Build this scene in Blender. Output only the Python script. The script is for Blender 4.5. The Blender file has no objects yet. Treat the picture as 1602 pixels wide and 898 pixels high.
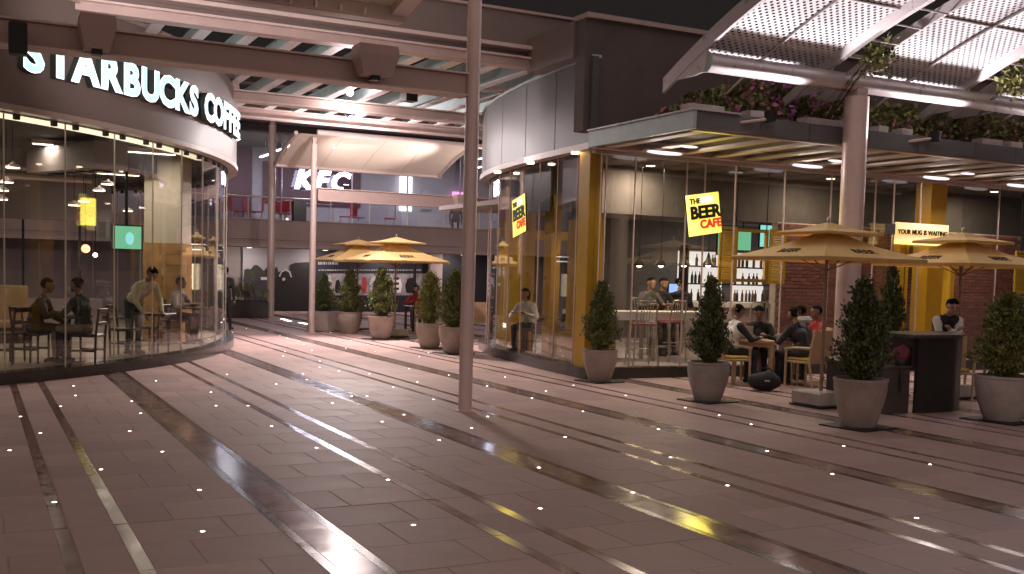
import bpy, bmesh, math, random
import numpy as np
from mathutils import Vector, Matrix
random.seed(7); RNG = np.random.default_rng(7)
S = bpy.context.scene
COL = S.collection
R_ = math.radians

# ------------------------------------------------------------------ camera (solved from the vanishing points of the paving grid)
F_PX, PX0, PY0, W_PX, H_PX, EYE = 1652.0, 801.0, 538.0, 1602.0, 898.0, 1.75
v1 = np.array([-45 - PX0, 405 - PY0, F_PX]); v2 = np.array([4030 - PX0, 516 - PY0, F_PX])
AY = v1 / np.linalg.norm(v1); AX = v2 - v2.dot(AY) * AY; AX /= np.linalg.norm(AX); AZ = np.cross(AX, AY)
RW = np.array([AX, AY, AZ])                         # camera (x right, y down, z forward) -> world
cam = bpy.data.cameras.new('camera'); cam_o = bpy.data.objects.new('camera', cam); COL.objects.link(cam_o)
cam.sensor_width = 36; cam.lens = 36 * F_PX / W_PX
cam.shift_x = 0; cam.shift_y = (PY0 - H_PX / 2) / W_PX
cam.clip_start = 0.1; cam.clip_end = 400
mx = Matrix(((RW[0][0], -RW[0][1], -RW[0][2], 0), (RW[1][0], -RW[1][1], -RW[1][2], 0), (RW[2][0], -RW[2][1], -RW[2][2], EYE), (0, 0, 0, 1)))
cam_o.matrix_world = mx
S.camera = cam_o

# ------------------------------------------------------------------ night sky and town glow
wd = bpy.data.worlds.new('World'); S.world = wd; wd.use_nodes = True
bg = wd.node_tree.nodes['Background']; bg.inputs[0].default_value = (0.0150, 0.0125, 0.0120, 1); bg.inputs[1].default_value = 1.0
sun = bpy.data.lights.new('sky_glow', 'SUN'); sun.energy = 0.85; sun.angle = R_(120); sun.color = (1, .80, .72)
sun_o = bpy.data.objects.new('sky_glow', sun); COL.objects.link(sun_o); sun_o.rotation_euler = Vector((.40, .72, -.50)).to_track_quat('-Z', 'Y').to_euler()
S.view_settings.view_transform = 'Standard'; S.view_settings.look = 'None'; S.view_settings.gamma = 1; S.view_settings.exposure = 0.18
S.cycles.use_denoising = True; S.cycles.max_bounces = 7; S.cycles.diffuse_bounces = 3; S.cycles.glossy_bounces = 3
S.cycles.transparent_max_bounces = 24; S.cycles.transmission_bounces = 4; S.cycles.caustics_reflective = False; S.cycles.caustics_refractive = False
S.cycles.sample_clamp_indirect = 4; S.cycles.sample_clamp_direct = 12

# ------------------------------------------------------------------ pixel -> place helpers
def ray(px, py): return RW @ np.array([(px - PX0) / F_PX, (py - PY0) / F_PX, 1.0])
def G(px, py, z=0.0):
    r = ray(px, py); t = (z - EYE) / r[2]; return Vector((r[0] * t, r[1] * t, z))
def ony(px, py, y):
    r = ray(px, py); t = y / r[1]; return Vector((r[0] * t, y, EYE + r[2] * t))
CE = Vector((.8903, -.4554, 0)); CF = Vector((.4554, .8903, 0))   # right and away as the camera sees them

# ------------------------------------------------------------------ materials
MATS = {}
def mat(name, col, rough=.5, metal=0.0, vary=.0, vscale=4.0, bump=0.0, bscale=30.0, emit=None, estr=0.0, coat=0.0, spec=.5, island=0.0, rvary=0.0, trans=0.0):
    m = bpy.data.materials.new(name); m.use_nodes = True; nt = m.node_tree; N = nt.nodes; L = nt.links
    b = N['Principled BSDF']; b.inputs['Base Color'].default_value = (*col, 1); b.inputs['Roughness'].default_value = rough
    b.inputs['Metallic'].default_value = metal; b.inputs['Coat Weight'].default_value = coat; b.inputs['Specular IOR Level'].default_value = spec
    tc = N.new('ShaderNodeTexCoord')
    if vary or rvary or island:
        no = N.new('ShaderNodeTexNoise'); no.inputs['Scale'].default_value = vscale; no.inputs['Detail'].default_value = 6; no.inputs['Roughness'].default_value = .65
        L.new(tc.outputs['Object'], no.inputs['Vector'])
    if vary or island:
        mr = N.new('ShaderNodeMapRange'); mr.inputs[1].default_value = .3; mr.inputs[2].default_value = .7; mr.inputs[3].default_value = 1 - vary; mr.inputs[4].default_value = 1 + vary
        L.new(no.outputs['Fac'], mr.inputs[0]); fac = mr.outputs[0]
        if island:
            ge = N.new('ShaderNodeNewGeometry'); oi = N.new('ShaderNodeObjectInfo'); ad = N.new('ShaderNodeMath'); ad.operation = 'ADD'
            L.new(ge.outputs['Random Per Island'], ad.inputs[0]); L.new(oi.outputs['Random'], ad.inputs[1])
            fr = N.new('ShaderNodeMath'); fr.operation = 'FRACT'; L.new(ad.outputs[0], fr.inputs[0])
            m2 = N.new('ShaderNodeMapRange'); m2.inputs[3].default_value = 1 - island; m2.inputs[4].default_value = 1 + island; L.new(fr.outputs[0], m2.inputs[0])
            mu = N.new('ShaderNodeMath'); mu.operation = 'MULTIPLY'; L.new(fac, mu.inputs[0]); L.new(m2.outputs[0], mu.inputs[1]); fac = mu.outputs[0]
        vm = N.new('ShaderNodeVectorMath'); vm.operation = 'SCALE'; vm.inputs[0].default_value = col; L.new(fac, vm.inputs['Scale']); L.new(vm.outputs[0], b.inputs['Base Color'])
    if rvary:
        m3 = N.new('ShaderNodeMapRange'); m3.inputs[1].default_value = .3; m3.inputs[2].default_value = .7; m3.inputs[3].default_value = max(.02, rough - rvary); m3.inputs[4].default_value = rough + rvary
        L.new(no.outputs['Fac'], m3.inputs[0]); L.new(m3.outputs[0], b.inputs['Roughness'])
    if bump:
        n2 = N.new('ShaderNodeTexNoise'); n2.inputs['Scale'].default_value = bscale; n2.inputs['Detail'].default_value = 4; L.new(tc.outputs['Object'], n2.inputs['Vector'])
        bp = N.new('ShaderNodeBump'); bp.inputs['Strength'].default_value = bump; bp.inputs['Distance'].default_value = .01; L.new(n2.outputs['Fac'], bp.inputs['Height']); L.new(bp.outputs[0], b.inputs['Normal'])
    if emit: b.inputs['Emission Color'].default_value = (*emit, 1); b.inputs['Emission Strength'].default_value = estr
    MATS[name] = m; return m
def glass(name, tint, base=.045, gain=.8):
    m = bpy.data.materials.new(name); m.use_nodes = True; nt = m.node_tree; N = nt.nodes; L = nt.links; N.remove(N['Principled BSDF'])
    tr = N.new('ShaderNodeBsdfTransparent'); tr.inputs[0].default_value = (*tint, 1)
    gl = N.new('ShaderNodeBsdfGlossy'); gl.inputs['Roughness'].default_value = .015; gl.inputs[0].default_value = (.95, .97, 1, 1)
    lw = N.new('ShaderNodeLayerWeight'); lw.inputs[0].default_value = .5
    po = N.new('ShaderNodeMath'); po.operation = 'POWER'; po.inputs[1].default_value = 4.0; L.new(lw.outputs['Facing'], po.inputs[0])
    ma = N.new('ShaderNodeMath'); ma.operation = 'MULTIPLY_ADD'; ma.inputs[1].default_value = gain; ma.inputs[2].default_value = base; L.new(po.outputs[0], ma.inputs[0])
    mi = N.new('ShaderNodeMixShader'); L.new(ma.outputs[0], mi.inputs[0]); L.new(tr.outputs[0], mi.inputs[1]); L.new(gl.outputs[0], mi.inputs[2]); L.new(mi.outputs[0], N['Material Output'].inputs[0])
    MATS[name] = m; return m
def perforated(name, col, pitch=.052, hole=.30):
    m = mat(name, col, .45, .35); nt = m.node_tree; N = nt.nodes; L = nt.links
    uv = N.new('ShaderNodeUVMap'); mp = N.new('ShaderNodeMapping'); mp.inputs['Rotation'].default_value = (0, 0, R_(45)); mp.inputs['Scale'].default_value = (1 / pitch, 1 / pitch, 1)
    L.new(uv.outputs[0], mp.inputs[0]); fr = N.new('ShaderNodeVectorMath'); fr.operation = 'FRACTION'; L.new(mp.outputs[0], fr.inputs[0])
    sb = N.new('ShaderNodeVectorMath'); sb.operation = 'SUBTRACT'; sb.inputs[1].default_value = (.5, .5, 0); L.new(fr.outputs[0], sb.inputs[0])
    sx = N.new('ShaderNodeSeparateXYZ'); L.new(sb.outputs[0], sx.inputs[0])
    cb = N.new('ShaderNodeCombineXYZ'); L.new(sx.outputs[0], cb.inputs[0]); L.new(sx.outputs[1], cb.inputs[1])
    ln = N.new('ShaderNodeVectorMath'); ln.operation = 'LENGTH'; L.new(cb.outputs[0], ln.inputs[0])
    lt = N.new('ShaderNodeMath'); lt.operation = 'LESS_THAN'; lt.inputs[1].default_value = hole; L.new(ln.outputs['Value'], lt.inputs[0])
    tr = N.new('ShaderNodeBsdfTransparent'); mi = N.new('ShaderNodeMixShader'); L.new(lt.outputs[0], mi.inputs[0]); L.new(N['Principled BSDF'].outputs[0], mi.inputs[1]); L.new(tr.outputs[0], mi.inputs[2])
    L.new(mi.outputs[0], N['Material Output'].inputs[0]); return m
def leafmat(name, col, vary=.5):
    m = mat(name, col, .55, vary=.0, island=vary); m.node_tree.nodes['Principled BSDF'].inputs['Subsurface Weight'].default_value = 0
    return m

mat('paving', (.45, .318, .294), .62, vary=.20, vscale=.9, island=.075, rvary=.10, bump=.08, bscale=60, spec=.13)
mat('grout', (.36, .25, .23), .8, vary=.2)
mat('strip_dark', (.115, .083, .075), .20, spec=.32, vary=.25, rvary=.04, island=.2)
mat('strip_mid', (.34, .25, .232), .14, spec=.38, vary=.2, rvary=.03, island=.12)
mat('strip_brown', (.25, .152, .136), .17, spec=.36, vary=.25, rvary=.05, island=.15)
mat('joint', (.012, .010, .010), .6)
mat('steel', (.74, .58, .54), .34, .15, vary=.06, rvary=.05)
mat('steel_light', (.62, .56, .56), .30, .35, vary=.05, rvary=.05)
mat('beam', (.55, .405, .375), .42, .1, vary=.07, rvary=.06)
mat('slat', (.78, .73, .73), .4, .2, vary=.06)
mat('louvre_tan', (.50, .405, .355), .5, vary=.08)
mat('slat_teal', (.46, .56, .56), .45, .1, vary=.1)
mat('fascia_brown', (.21, .157, .145), .42, vary=.06, vscale=1.2)
mat('fascia_grey', (.10, .095, .097), .45, .1, vary=.05, vscale=1.5)
mat('rim', (.48, .37, .34), .4, .1, vary=.08)
mat('render_wall', (.125, .096, .092), .8, vary=.12, vscale=1.5, bump=.15, bscale=25)
mat('grey_wall', (.34, .285, .285), .75, vary=.08, vscale=.8, bump=.1)
mat('plinth', (.045, .038, .036), .22, vary=.25, vscale=3)
mat('black', (.015, .014, .014), .4, vary=.2)
mat('black_metal', (.02, .019, .02), .35, .5)
mat('ceiling_dark', (.12, .105, .10), .8, vary=.15)
mat('cream', (.64, .57, .46), .6, vary=.06)
mat('floor_cream', (.42, .37, .27), .22, vary=.10, vscale=2)
mat('clad_stone', (.42, .235, .085), .5, vary=.2, vscale=5, island=.12, bump=.1)
mat('dark_wood', (.060, .028, .019), .32, vary=.3, vscale=8)
mat('tan_wood', (.40, .24, .13), .5, vary=.18, vscale=7)
mat('wicker', (.52, .36, .22), .7, vary=.25, vscale=60, bump=.4, bscale=140)
mat('teak', (.54, .38, .23), .5, vary=.2, vscale=9)
mat('yellow_cushion', (.60, .42, .08), .8, vary=.1)
mat('red_cushion', (.30, .04, .05), .8, vary=.1)
mat('yellow_paint', (.50, .285, .015), .42, vary=.09)
mat('yellow_shutter', (.66, .40, .02), .5, vary=.08)
mat('umbrella', (.88, .61, .26), .8, vary=.06, vscale=3, bump=.05, bscale=300)
mat('umbrella_print', (.045, .018, .010), .8)
mat('pole_wood', (.30, .19, .11), .4, vary=.2)
mat('pot_clay', (.37, .295, .255), .62, vary=.22, vscale=3.2, bump=.12, bscale=40)
mat('pot_grey', (.33, .29, .275), .6, vary=.22, vscale=3.2, bump=.12, bscale=40)
mat('pot_pale', (.46, .395, .37), .6, vary=.22, vscale=3.2, bump=.12, bscale=40)
mat('soil', (.03, .02, .014), .95, vary=.4, vscale=40, bump=.6)
mat('mat_rubber', (.018, .014, .013), .6)
mat('bark', (.07, .045, .03), .9, vary=.3, vscale=20, bump=.4)
leafmat('conifer', (.135, .150, .048)); leafmat('conifer_dark', (.085, .100, .036)); leafmat('conifer_light', (.20, .205, .062))
leafmat('vine_leaf', (.17, .17, .055)); leafmat('palm_leaf', (.24, .235, .09)); leafmat('bract', (.55, .16, .50), .4); leafmat('bract_pink', (.55, .18, .30), .4)
mat('white_metal', (.55, .53, .52), .3, .75, vary=.05)
mat('white_top', (.78, .76, .74), .35, vary=.03)
mat('brick', (.21, .080, .066), .8, vary=.2, vscale=14, island=.25, bump=.3, bscale=60)
mat('mortar', (.46, .40, .38), .9, vary=.2, vscale=20)
mat('kiosk', (.038, .032, .034), .42, vary=.15)
mat('kiosk_edge', (.085, .068, .066), .45, vary=.15)
mat('sofa', (.34, .22, .11), .6, vary=.1)
mat('skin', (.40, .235, .165), .55); mat('skin_dark', (.26, .145, .10), .55)
mat('hair', (.010, .008, .007), .9, spec=.1, bump=.4, bscale=120)
mat('jacket_black', (.020, .019, .022), .75, vary=.3, vscale=9, bump=.2, bscale=25); mat('jacket_green', (.040, .042, .034), .8, vary=.3, vscale=9, bump=.2, bscale=25)
mat('jacket_grey', (.085, .08, .085), .8, vary=.3, vscale=9, bump=.2, bscale=25); mat('trouser_dark', (.028, .027, .032), .8, vary=.3, vscale=9); mat('trouser_khaki', (.24, .19, .14), .8, vary=.2, vscale=9, bump=.2, bscale=20)
mat('shirt_cream', (.66, .58, .40), .8, vary=.1, bump=.2, bscale=20); mat('shirt_white', (.74, .72, .70), .8, vary=.1, bump=.2, bscale=20); mat('shirt_red', (.42, .045, .05), .8, vary=.15, bump=.2, bscale=20)
mat('trouser_green', (.02, .055, .05), .8, vary=.2); mat('apron_green', (.02, .09, .055), .8); mat('stripe_cloth', (.30, .26, .24), .8); mat('shoe', (.02, .016, .015), .5); mat('vest_dark', (.022, .018, .022), .8)
mat('scarf', (.52, .49, .50), .9, vary=.25, vscale=14, bump=.4); mat('bag_red', (.17, .022, .045), .6, vary=.3); mat('paper', (.80, .79, .76), .7); mat('cup_green', (.03, .17, .09), .5)
mat('eye', (.01, .008, .008), .2)
mat('kfc_wall', (.42, .38, .43), .7, vary=.06); mat('kfc_purple', (.11, .045, .07), .7, vary=.08); mat('red_plastic', (.55, .05, .08), .4)
mat('balcony_wall', (.42, .32, .31), .75, vary=.08, vscale=.6); mat('soffit', (.30, .26, .25), .8)
mat('hoard_grey', (.36, .335, .36), .6, vary=.03); mat('hoard_black', (.014, .011, .013), .55, vary=.25, vscale=1.2); mat('hoard_navy', (.020, .018, .028), .55, vary=.1); mat('hoard_print', (.30, .26, .28), .6, vary=.55, vscale=2.6); mat('hoard_text', (.55, .55, .62), .6); mat('hoard_green', (.035, .036, .022), .7, vary=.4, vscale=6)
mat('hoard_pale', (.50, .46, .47), .6, vary=.05); mat('hoard_sage', (.24, .26, .26), .6, vary=.2); mat('hoard_deep', (.038, .034, .05), .6, vary=.2)
mat('tv_black', (.012, .012, .013), .25)
glass('glass', (.955, .955, .95), .048); glass('glass_dark', (.93, .93, .92), .06, .85)
perforated('perforated', (.84, .82, .84), .082, .27)
mat('canopy_panel', (.66, .53, .45), .5, .05, vary=.04)
mat('screen_green', (.02, .05, .03), .3, emit=(.22, .66, .38), estr=.8)
mat('screen_blue', (.02, .03, .05), .3, emit=(.35, .55, .95), estr=1.2)
mat('screen_cyan', (.02, .05, .05), .3, emit=(.30, .85, .80), estr=1.0)
def emis(name, col, s): return mat(name, (.8, .8, .8), .4, emit=col, estr=s)
emis('led', (1, .90, .80), 38); emis('led_bar', (1, .95, .93), 5); emis('lamp_white', (1, .95, .95), 14); emis('lamp_star', (1, .93, .90), 60); emis('lamp_warm', (1, .80, .50), 9); emis('lamp_soft', (1, .86, .62), 4.5)
emis('strip_warm', (1, .86, .58), 1.25); emis('letter_face', (.36, .74, .90), 1.0); emis('letter_edge', (.90, .97, 1.0), 1.7); mat('letter_side', (.05, .065, .062), .5)
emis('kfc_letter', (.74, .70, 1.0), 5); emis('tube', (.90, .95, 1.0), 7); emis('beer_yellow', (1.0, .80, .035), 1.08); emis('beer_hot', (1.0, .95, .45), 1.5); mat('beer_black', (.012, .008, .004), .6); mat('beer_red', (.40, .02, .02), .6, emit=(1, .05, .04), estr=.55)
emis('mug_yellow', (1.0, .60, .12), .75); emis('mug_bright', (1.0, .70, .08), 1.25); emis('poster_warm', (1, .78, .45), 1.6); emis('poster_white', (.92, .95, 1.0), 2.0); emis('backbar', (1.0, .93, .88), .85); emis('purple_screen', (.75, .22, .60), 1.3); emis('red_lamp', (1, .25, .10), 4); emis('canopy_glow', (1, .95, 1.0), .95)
mat('bottle_dark', (.06, .025, .012), .15); mat('bottle_green', (.02, .07, .03), .15); mat('bottle_amber', (.30, .12, .02), .15)
M = MATS

# ------------------------------------------------------------------ mesh builder
class MB:
    def __init__(s): s.v = []; s.f = []; s.uv = None
    def add(s, vs, fs):
        n = len(s.v); s.v += [tuple(map(float, p)) for p in vs]; s.f += [tuple(i + n for i in f) for f in fs]; return s
    def box(s, lo, hi, bev=0.0):
        x0, y0, z0 = lo; x1, y1, z1 = hi
        if bev <= 0:
            return s.add([(x0, y0, z0), (x1, y0, z0), (x1, y1, z0), (x0, y1, z0), (x0, y0, z1), (x1, y0, z1), (x1, y1, z1), (x0, y1, z1)],
                         [(3, 2, 1, 0), (4, 5, 6, 7), (0, 1, 5, 4), (1, 2, 6, 5), (2, 3, 7, 6), (3, 0, 4, 7)])
        b = bev
        lay = lambda z, i: [(x0 + i, y0 + i, z), (x1 - i, y0 + i, z), (x1 - i, y1 - i, z), (x0 + i, y1 - i, z)]
        vs = lay(z0, b) + lay(z0 + b, 0) + lay(z1 - b, 0) + lay(z1, b)
        fs = [(3, 2, 1, 0), (12, 13, 14, 15)]
        for k in range(3):
            for i in range(4): j = (i + 1) % 4; fs.append((k * 4 + i, k * 4 + j, k * 4 + 4 + j, k * 4 + 4 + i))
        return s.add(vs, fs)
    def obox(s, c, ax, ay, az):            # oriented box: centre and three half vectors
        c, ax, ay, az = map(Vector, (c, ax, ay, az)); P = []
        for k in (-1, 1):
            for (i, j) in ((-1, -1), (1, -1), (1, 1), (-1, 1)): P.append(c + i * ax + j * ay + k * az)
        return s.add(P, [(3, 2, 1, 0), (4, 5, 6, 7), (0, 1, 5, 4), (1, 2, 6, 5), (2, 3, 7, 6), (3, 0, 4, 7)])
    def tube(s, pts, r, n=8, cap=True):
        pts = [Vector(p) for p in pts]; rs = r if isinstance(r, (list, tuple)) else [r] * len(pts); rings = []
        prev = None
        for i, p in enumerate(pts):
            t = (pts[min(i + 1, len(pts) - 1)] - pts[max(i - 1, 0)]).normalized()
            if prev is None: u = t.orthogonal().normalized()
            else: u = (prev - prev.dot(t) * t).normalized()
            prev = u; w = t.cross(u)
            rings.append([p + rs[i] * (math.cos(2 * math.pi * k / n) * u + math.sin(2 * math.pi * k / n) * w) for k in range(n)])
        vs = [q for R in rings for q in R]; fs = []
        for i in range(len(pts) - 1):
            for k in range(n): j = (k + 1) % n; fs.append((i * n + k, i * n + j, (i + 1) * n + j, (i + 1) * n + k))
        if cap: fs += [tuple(range(n - 1, -1, -1)), tuple((len(pts) - 1) * n + k for k in range(n))]
        return s.add(vs, fs)
    def lathe(s, prof, n=24, c=(0, 0, 0), cap=True):
        vs = [(c[0] + r * math.cos(2 * math.pi * k / n), c[1] + r * math.sin(2 * math.pi * k / n), c[2] + z) for r, z in prof for k in range(n)]; fs = []
        for i in range(len(prof) - 1):
            for k in range(n): j = (k + 1) % n; fs.append((i * n + k, i * n + j, (i + 1) * n + j, (i + 1) * n + k))
        if cap: fs += [tuple(range(n - 1, -1, -1)), tuple((len(prof) - 1) * n + k for k in range(n))]
        return s.add(vs, fs)
    def ell(s, c, r, n=12, m=8):
        prof = [(max(1e-3, math.sin(math.pi * i / m)), -math.cos(math.pi * i / m)) for i in range(m + 1)]
        k0 = len(s.v); s.lathe(prof, n)
        for i in range(k0, len(s.v)): x, y, z = s.v[i]; s.v[i] = (c[0] + x * r[0], c[1] + y * r[1], c[2] + z * r[2])
        return s
    def prism(s, poly, z0, z1):            # vertical prism from an xy outline
        n = len(poly); vs = [(x, y, z0) for x, y in poly] + [(x, y, z1) for x, y in poly]
        fs = [tuple(range(n - 1, -1, -1)), tuple(range(n, 2 * n))] + [(i, (i + 1) % n, n + (i + 1) % n, n + i) for i in range(n)]
        return s.add(vs, fs)
    def wall(s, line, thick, z0, z1, closed=False):   # a curved wall following an xy line, thickness to the left of its run
        n = len(line); nr = []
        for i in range(n):
            a = Vector(line[max(i - 1, 0)]); b = Vector(line[min(i + 1, n - 1)]); d = (b - a).normalized(); nr.append((-d.y, d.x))
        off = [(line[i][0] + nr[i][0] * thick, line[i][1] + nr[i][1] * thick) for i in range(n)]
        vs = [(x, y, z0) for x, y in line] + [(x, y, z1) for x, y in line] + [(x, y, z0) for x, y in off] + [(x, y, z1) for x, y in off]; fs = []
        for i in range(n - 1):
            fs += [(i, i + 1, n + i + 1, n + i), (2 * n + i + 1, 2 * n + i, 3 * n + i, 3 * n + i + 1), (n + i, n + i + 1, 3 * n + i + 1, 3 * n + i), (2 * n + i, 2 * n + i + 1, i + 1, i)]
        fs += [(0, n, 3 * n, 2 * n), (n - 1, 3 * n - 1, 4 * n - 1, 2 * n - 1)]
        return s.add(vs, fs)
    def mesh(s, name, m, smooth=False):
        me = bpy.data.meshes.new(name); me.from_pydata(s.v, [], s.f); 
        if m: me.materials.append(M[m] if isinstance(m, str) else m)
        bm = bmesh.new(); bm.from_mesh(me); bmesh.ops.recalc_face_normals(bm, faces=bm.faces); bm.to_mesh(me); bm.free()
        if smooth:
            me.polygons.foreach_set('use_smooth', [True] * len(me.polygons)); me.set_sharp_from_angle(angle=R_(40))
        return me
    def build(s, name, m, parent=None, local=False, smooth=False, **kw):
        if parent is not None and not local:
            o = root_loc(parent); s.v = [(x - o[0], y - o[1], z - o[2]) for x, y, z in s.v]
        return link(name, s.mesh(name, m, smooth), parent, **kw)
def root_loc(p):
    while p.parent: p = p.parent
    return p.location
def link(name, me, parent=None, **kw):
    o = bpy.data.objects.new(name, me); COL.objects.link(o)
    if parent is not None: o.parent = parent
    for k, v in kw.items(): o[k] = v
    return o
def tag(o, label, cat, group=None):
    o['label'] = label; o['category'] = cat
    if group: o['group'] = group
    return o
def thing(name, label, cat, loc=(0, 0, 0), rz=0, group=None):
    o = bpy.data.objects.new(name, None); COL.objects.link(o); o.location = loc; o.rotation_euler = (0, 0, rz); o.empty_display_size = .2
    return tag(o, label, cat, group)
def copy_tree(o, loc=None, rz=None, label=None, parent=None):
    c = o.copy(); COL.objects.link(c); c.parent = parent
    if loc is not None: c.location = loc
    if rz is not None: c.rotation_euler = (0, 0, rz)
    if label: c['label'] = label
    for ch in o.children: copy_tree(ch, parent=c)
    return c
def struct(o): o['kind'] = 'structure'; return o
def lamp(name, kind, loc, power, color, parent=None, target=None, size=.2, spot=60, blend=.5, size_y=None):
    l = bpy.data.lights.new(name, kind); l.energy = power; l.color = color
    if kind == 'AREA':
        l.size = size
        if size_y: l.shape = 'RECTANGLE'; l.size_y = size_y
    else: l.shadow_soft_size = size
    if kind == 'SPOT': l.spot_size = R_(spot); l.spot_blend = blend
    o = bpy.data.objects.new(name, l); COL.objects.link(o)
    loc = Vector(loc)
    if target is not None: o.rotation_euler = (Vector(target) - loc).to_track_quat('-Z', 'Y').to_euler()
    if parent is not None: o.parent = parent; loc = loc - Vector(root_loc(parent))
    o.location = loc; return o
def text_mesh(body, size, depth=.02, bold=.0, align='CENTER', shear=0.0, space=1.0):
    cu = bpy.data.curves.new('t', 'FONT'); cu.body = body; cu.size = size; cu.extrude = depth / 2; cu.offset = bold; cu.align_x = align; cu.shear = shear; cu.space_character = space
    cu.resolution_u = 3
    o = bpy.data.objects.new('t', cu); COL.objects.link(o); dg = bpy.context.evaluated_depsgraph_get(); dg.update()
    me = bpy.data.meshes.new_from_object(o.evaluated_get(dg)); bpy.data.objects.remove(o); bpy.data.curves.remove(cu)
    return me
def place_text(name, body, size, m, mw, parent=None, depth=.02, bold=.0, align='CENTER', shear=0.0, space=1.0):
    me = text_mesh(body, size, depth, bold, align, shear, space); me.transform(mw); me.materials.clear(); me.materials.append(M[m])
    if parent is not None:
        o = root_loc(parent); me.transform(Matrix.Translation((-o[0], -o[1], -o[2])))
    return link(name, me, parent)
def face_matrix(c, right, up):              # text plane: x along right, y along up
    r = Vector(right).normalized(); u = Vector(up).normalized(); n = r.cross(u)
    return Matrix(((r.x, u.x, n.x, c[0]), (r.y, u.y, n.y, c[1]), (r.z, u.z, n.z, c[2]), (0, 0, 0, 1)))
def spline(pts, per=6):
    P = [np.array(p, float) for p in pts]; P = [2 * P[0] - P[1]] + P + [2 * P[-1] - P[-2]]; out = []
    for i in range(1, len(P) - 2):
        for k in range(per):
            t = k / per; a, b, c, d = P[i - 1], P[i], P[i + 1], P[i + 2]
            out.append(tuple(.5 * (2 * b + (c - a) * t + (2 * a - 5 * b + 4 * c - d) * t * t + (3 * b - a - 3 * c + d) * t ** 3)))
    out.append(tuple(P[-2])); return out

# ================================================================== ground: paving tiles, inlaid strips, floor lights
def project(p):
    c = RW.T @ (np.array(p, float) - np.array([0, 0, EYE])); 
    return (PX0 + F_PX * c[0] / c[2], PY0 + F_PX * c[1] / c[2], c[2]) if c[2] > .1 else (-1e4, -1e4, c[2])
def seen(p, m=40):
    a, b, d = project(p); return d > .1 and -m < a < W_PX + m and -m < b < H_PX + m
gb = MB().add([(-200, -150, -.0025), (200, -150, -.0025), (200, 250, -.0025), (-200, 250, -.0025)], [(0, 1, 2, 3)])
ground = struct(gb.build('ground', 'grout'))
ROW = .585; PER = 2.62
def tile_mesh(w, l):
    return MB().box((0, 0, -.028), (w, l, 0), .0025).mesh('paving_tile', 'paving')
tiles = []
for j in range(-8, 60):
    y0 = 7.40 + (j - 8) * ROW; y1 = y0 + ROW - .001
    if abs(y0 - 7.40) < .01 or abs(y0 - 5.645) < .01: y0 += .014
    for k in range(-7, 9):
        b = k * PER
        cuts = [(.56, .84)]
        for (a, c) in ((.93, 1.83), (2.20, 3.09)):
            s = a + (.60 if (j + k) % 2 else .30); cuts += [(a, s - .004), (s + .001, c)]
        for a, c in cuts: tiles.append((b + a + .002, b + c - .002, y0 + .002, y1))
tiles = [t for t in tiles if t[3] < 42]
near = sorted([t for t in tiles if seen(((t[0] + t[1]) / 2, (t[2] + t[3]) / 2, 0), 0)], key=lambda t: -((t[1] - t[0]) / max(.5, project(((t[0] + t[1]) / 2, (t[2] + t[3]) / 2, 0))[2]) ** 3))[:300]
nearset = set(near); cache = {}
for t in near:
    key = (round(t[1] - t[0], 3), round(t[3] - t[2], 3))
    if key not in cache: cache[key] = tile_mesh(*key)
    o = link('paving_tile', cache[key], ground); o.location = (t[0], t[2], random.uniform(-.0005, .0003)); o.rotation_euler = (R_(random.gauss(0, .03)), R_(random.gauss(0, .03)), 0)
far = MB()
for t in tiles:
    if t in nearset: continue
    far.add([(t[0], t[2], 0), (t[1], t[2], 0), (t[1], t[3], 0), (t[0], t[3], 0), (t[0], t[2], -.02), (t[1], t[2], -.02), (t[1], t[3], -.02), (t[0], t[3], -.02)], [(0, 1, 2, 3), (4, 5, 1, 0), (5, 6, 2, 1), (6, 7, 3, 2), (7, 4, 0, 3)])
far.build('paving_tile_field', 'paving', ground, kind='stuff')
for k in range(-6, 8):
    b = k * PER
    for (a, c, m) in ((.47, .56, 'strip_brown'), (.84, .93, 'strip_brown'), (1.83, 1.90, 'strip_dark'), (1.90, 2.13, 'strip_mid'), (2.13, 2.20, 'strip_dark')):
        mb = MB(); y = -3.13
        while y < 41:
            l = ROW * 2 if m != 'strip_mid' else ROW; hz = [random.gauss(0, .0007) for _ in range(4)]
            y2 = min(y + l, 42) - .005; yy = y + (.012 if abs(y - 7.40) < .02 or abs(y - 5.645) < .02 else 0)
            q = [(b + a + .002, yy, hz[0]), (b + c - .002, yy, hz[1]), (b + c - .002, y2, hz[2]), (b + a + .002, y2, hz[3])]
            mb.add(q + [(x, v, -.025) for x, v, z in q], [(0, 1, 2, 3), (4, 5, 1, 0), (5, 6, 2, 1), (6, 7, 3, 2), (7, 4, 0, 3)]); y += l
        mb.build('inlay_strip', m, ground)

LED = [(15,705),(63,678),(32,652),(85,786),(158,735),(115,604),(118,619),(95,636),(203,675),(220,647),(206,628),(254,707),(317,832),(312,767),(425,667),(388,635),(338,635),(244,596),(330,614),(355,586),(443,557),(446,550),(474,585),(495,701),(520,631),(530,581),(500,565),(513,613),(550,620),(574,620),(598,660),(607,751),(647,822),(632,649),(615,606),(578,585),(640,577),(653,598),(678,625),(687,689),(702,587),(738,670),(763,652),(762,604),(790,590),(832,623),(845,796),(843,732),(884,684),(854,612),(897,603),(912,644),(979,619),(990,771),(1030,672),(1049,716),(1072,638),(1125,650),(1138,760),(1175,664),(1200,706),(1302,742),(1320,698),(1434,811),(1455,727),
       (364,520),(385,514),(438,525),(449,529),(466,534),(475,539),(488,548),(549,533),(575,539),(587,550),(656,558),(670,552),(492,513),(517,520),(523,529),(360,527),(541,545),(500,575),(480,594),(432,601)]
lm_ring = MB().lathe([(.024, -.01), (.026, .0015), (.016, .0025), (.0156, .001)], 14, cap=False).mesh('rim_ring', 'steel', True)
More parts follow.
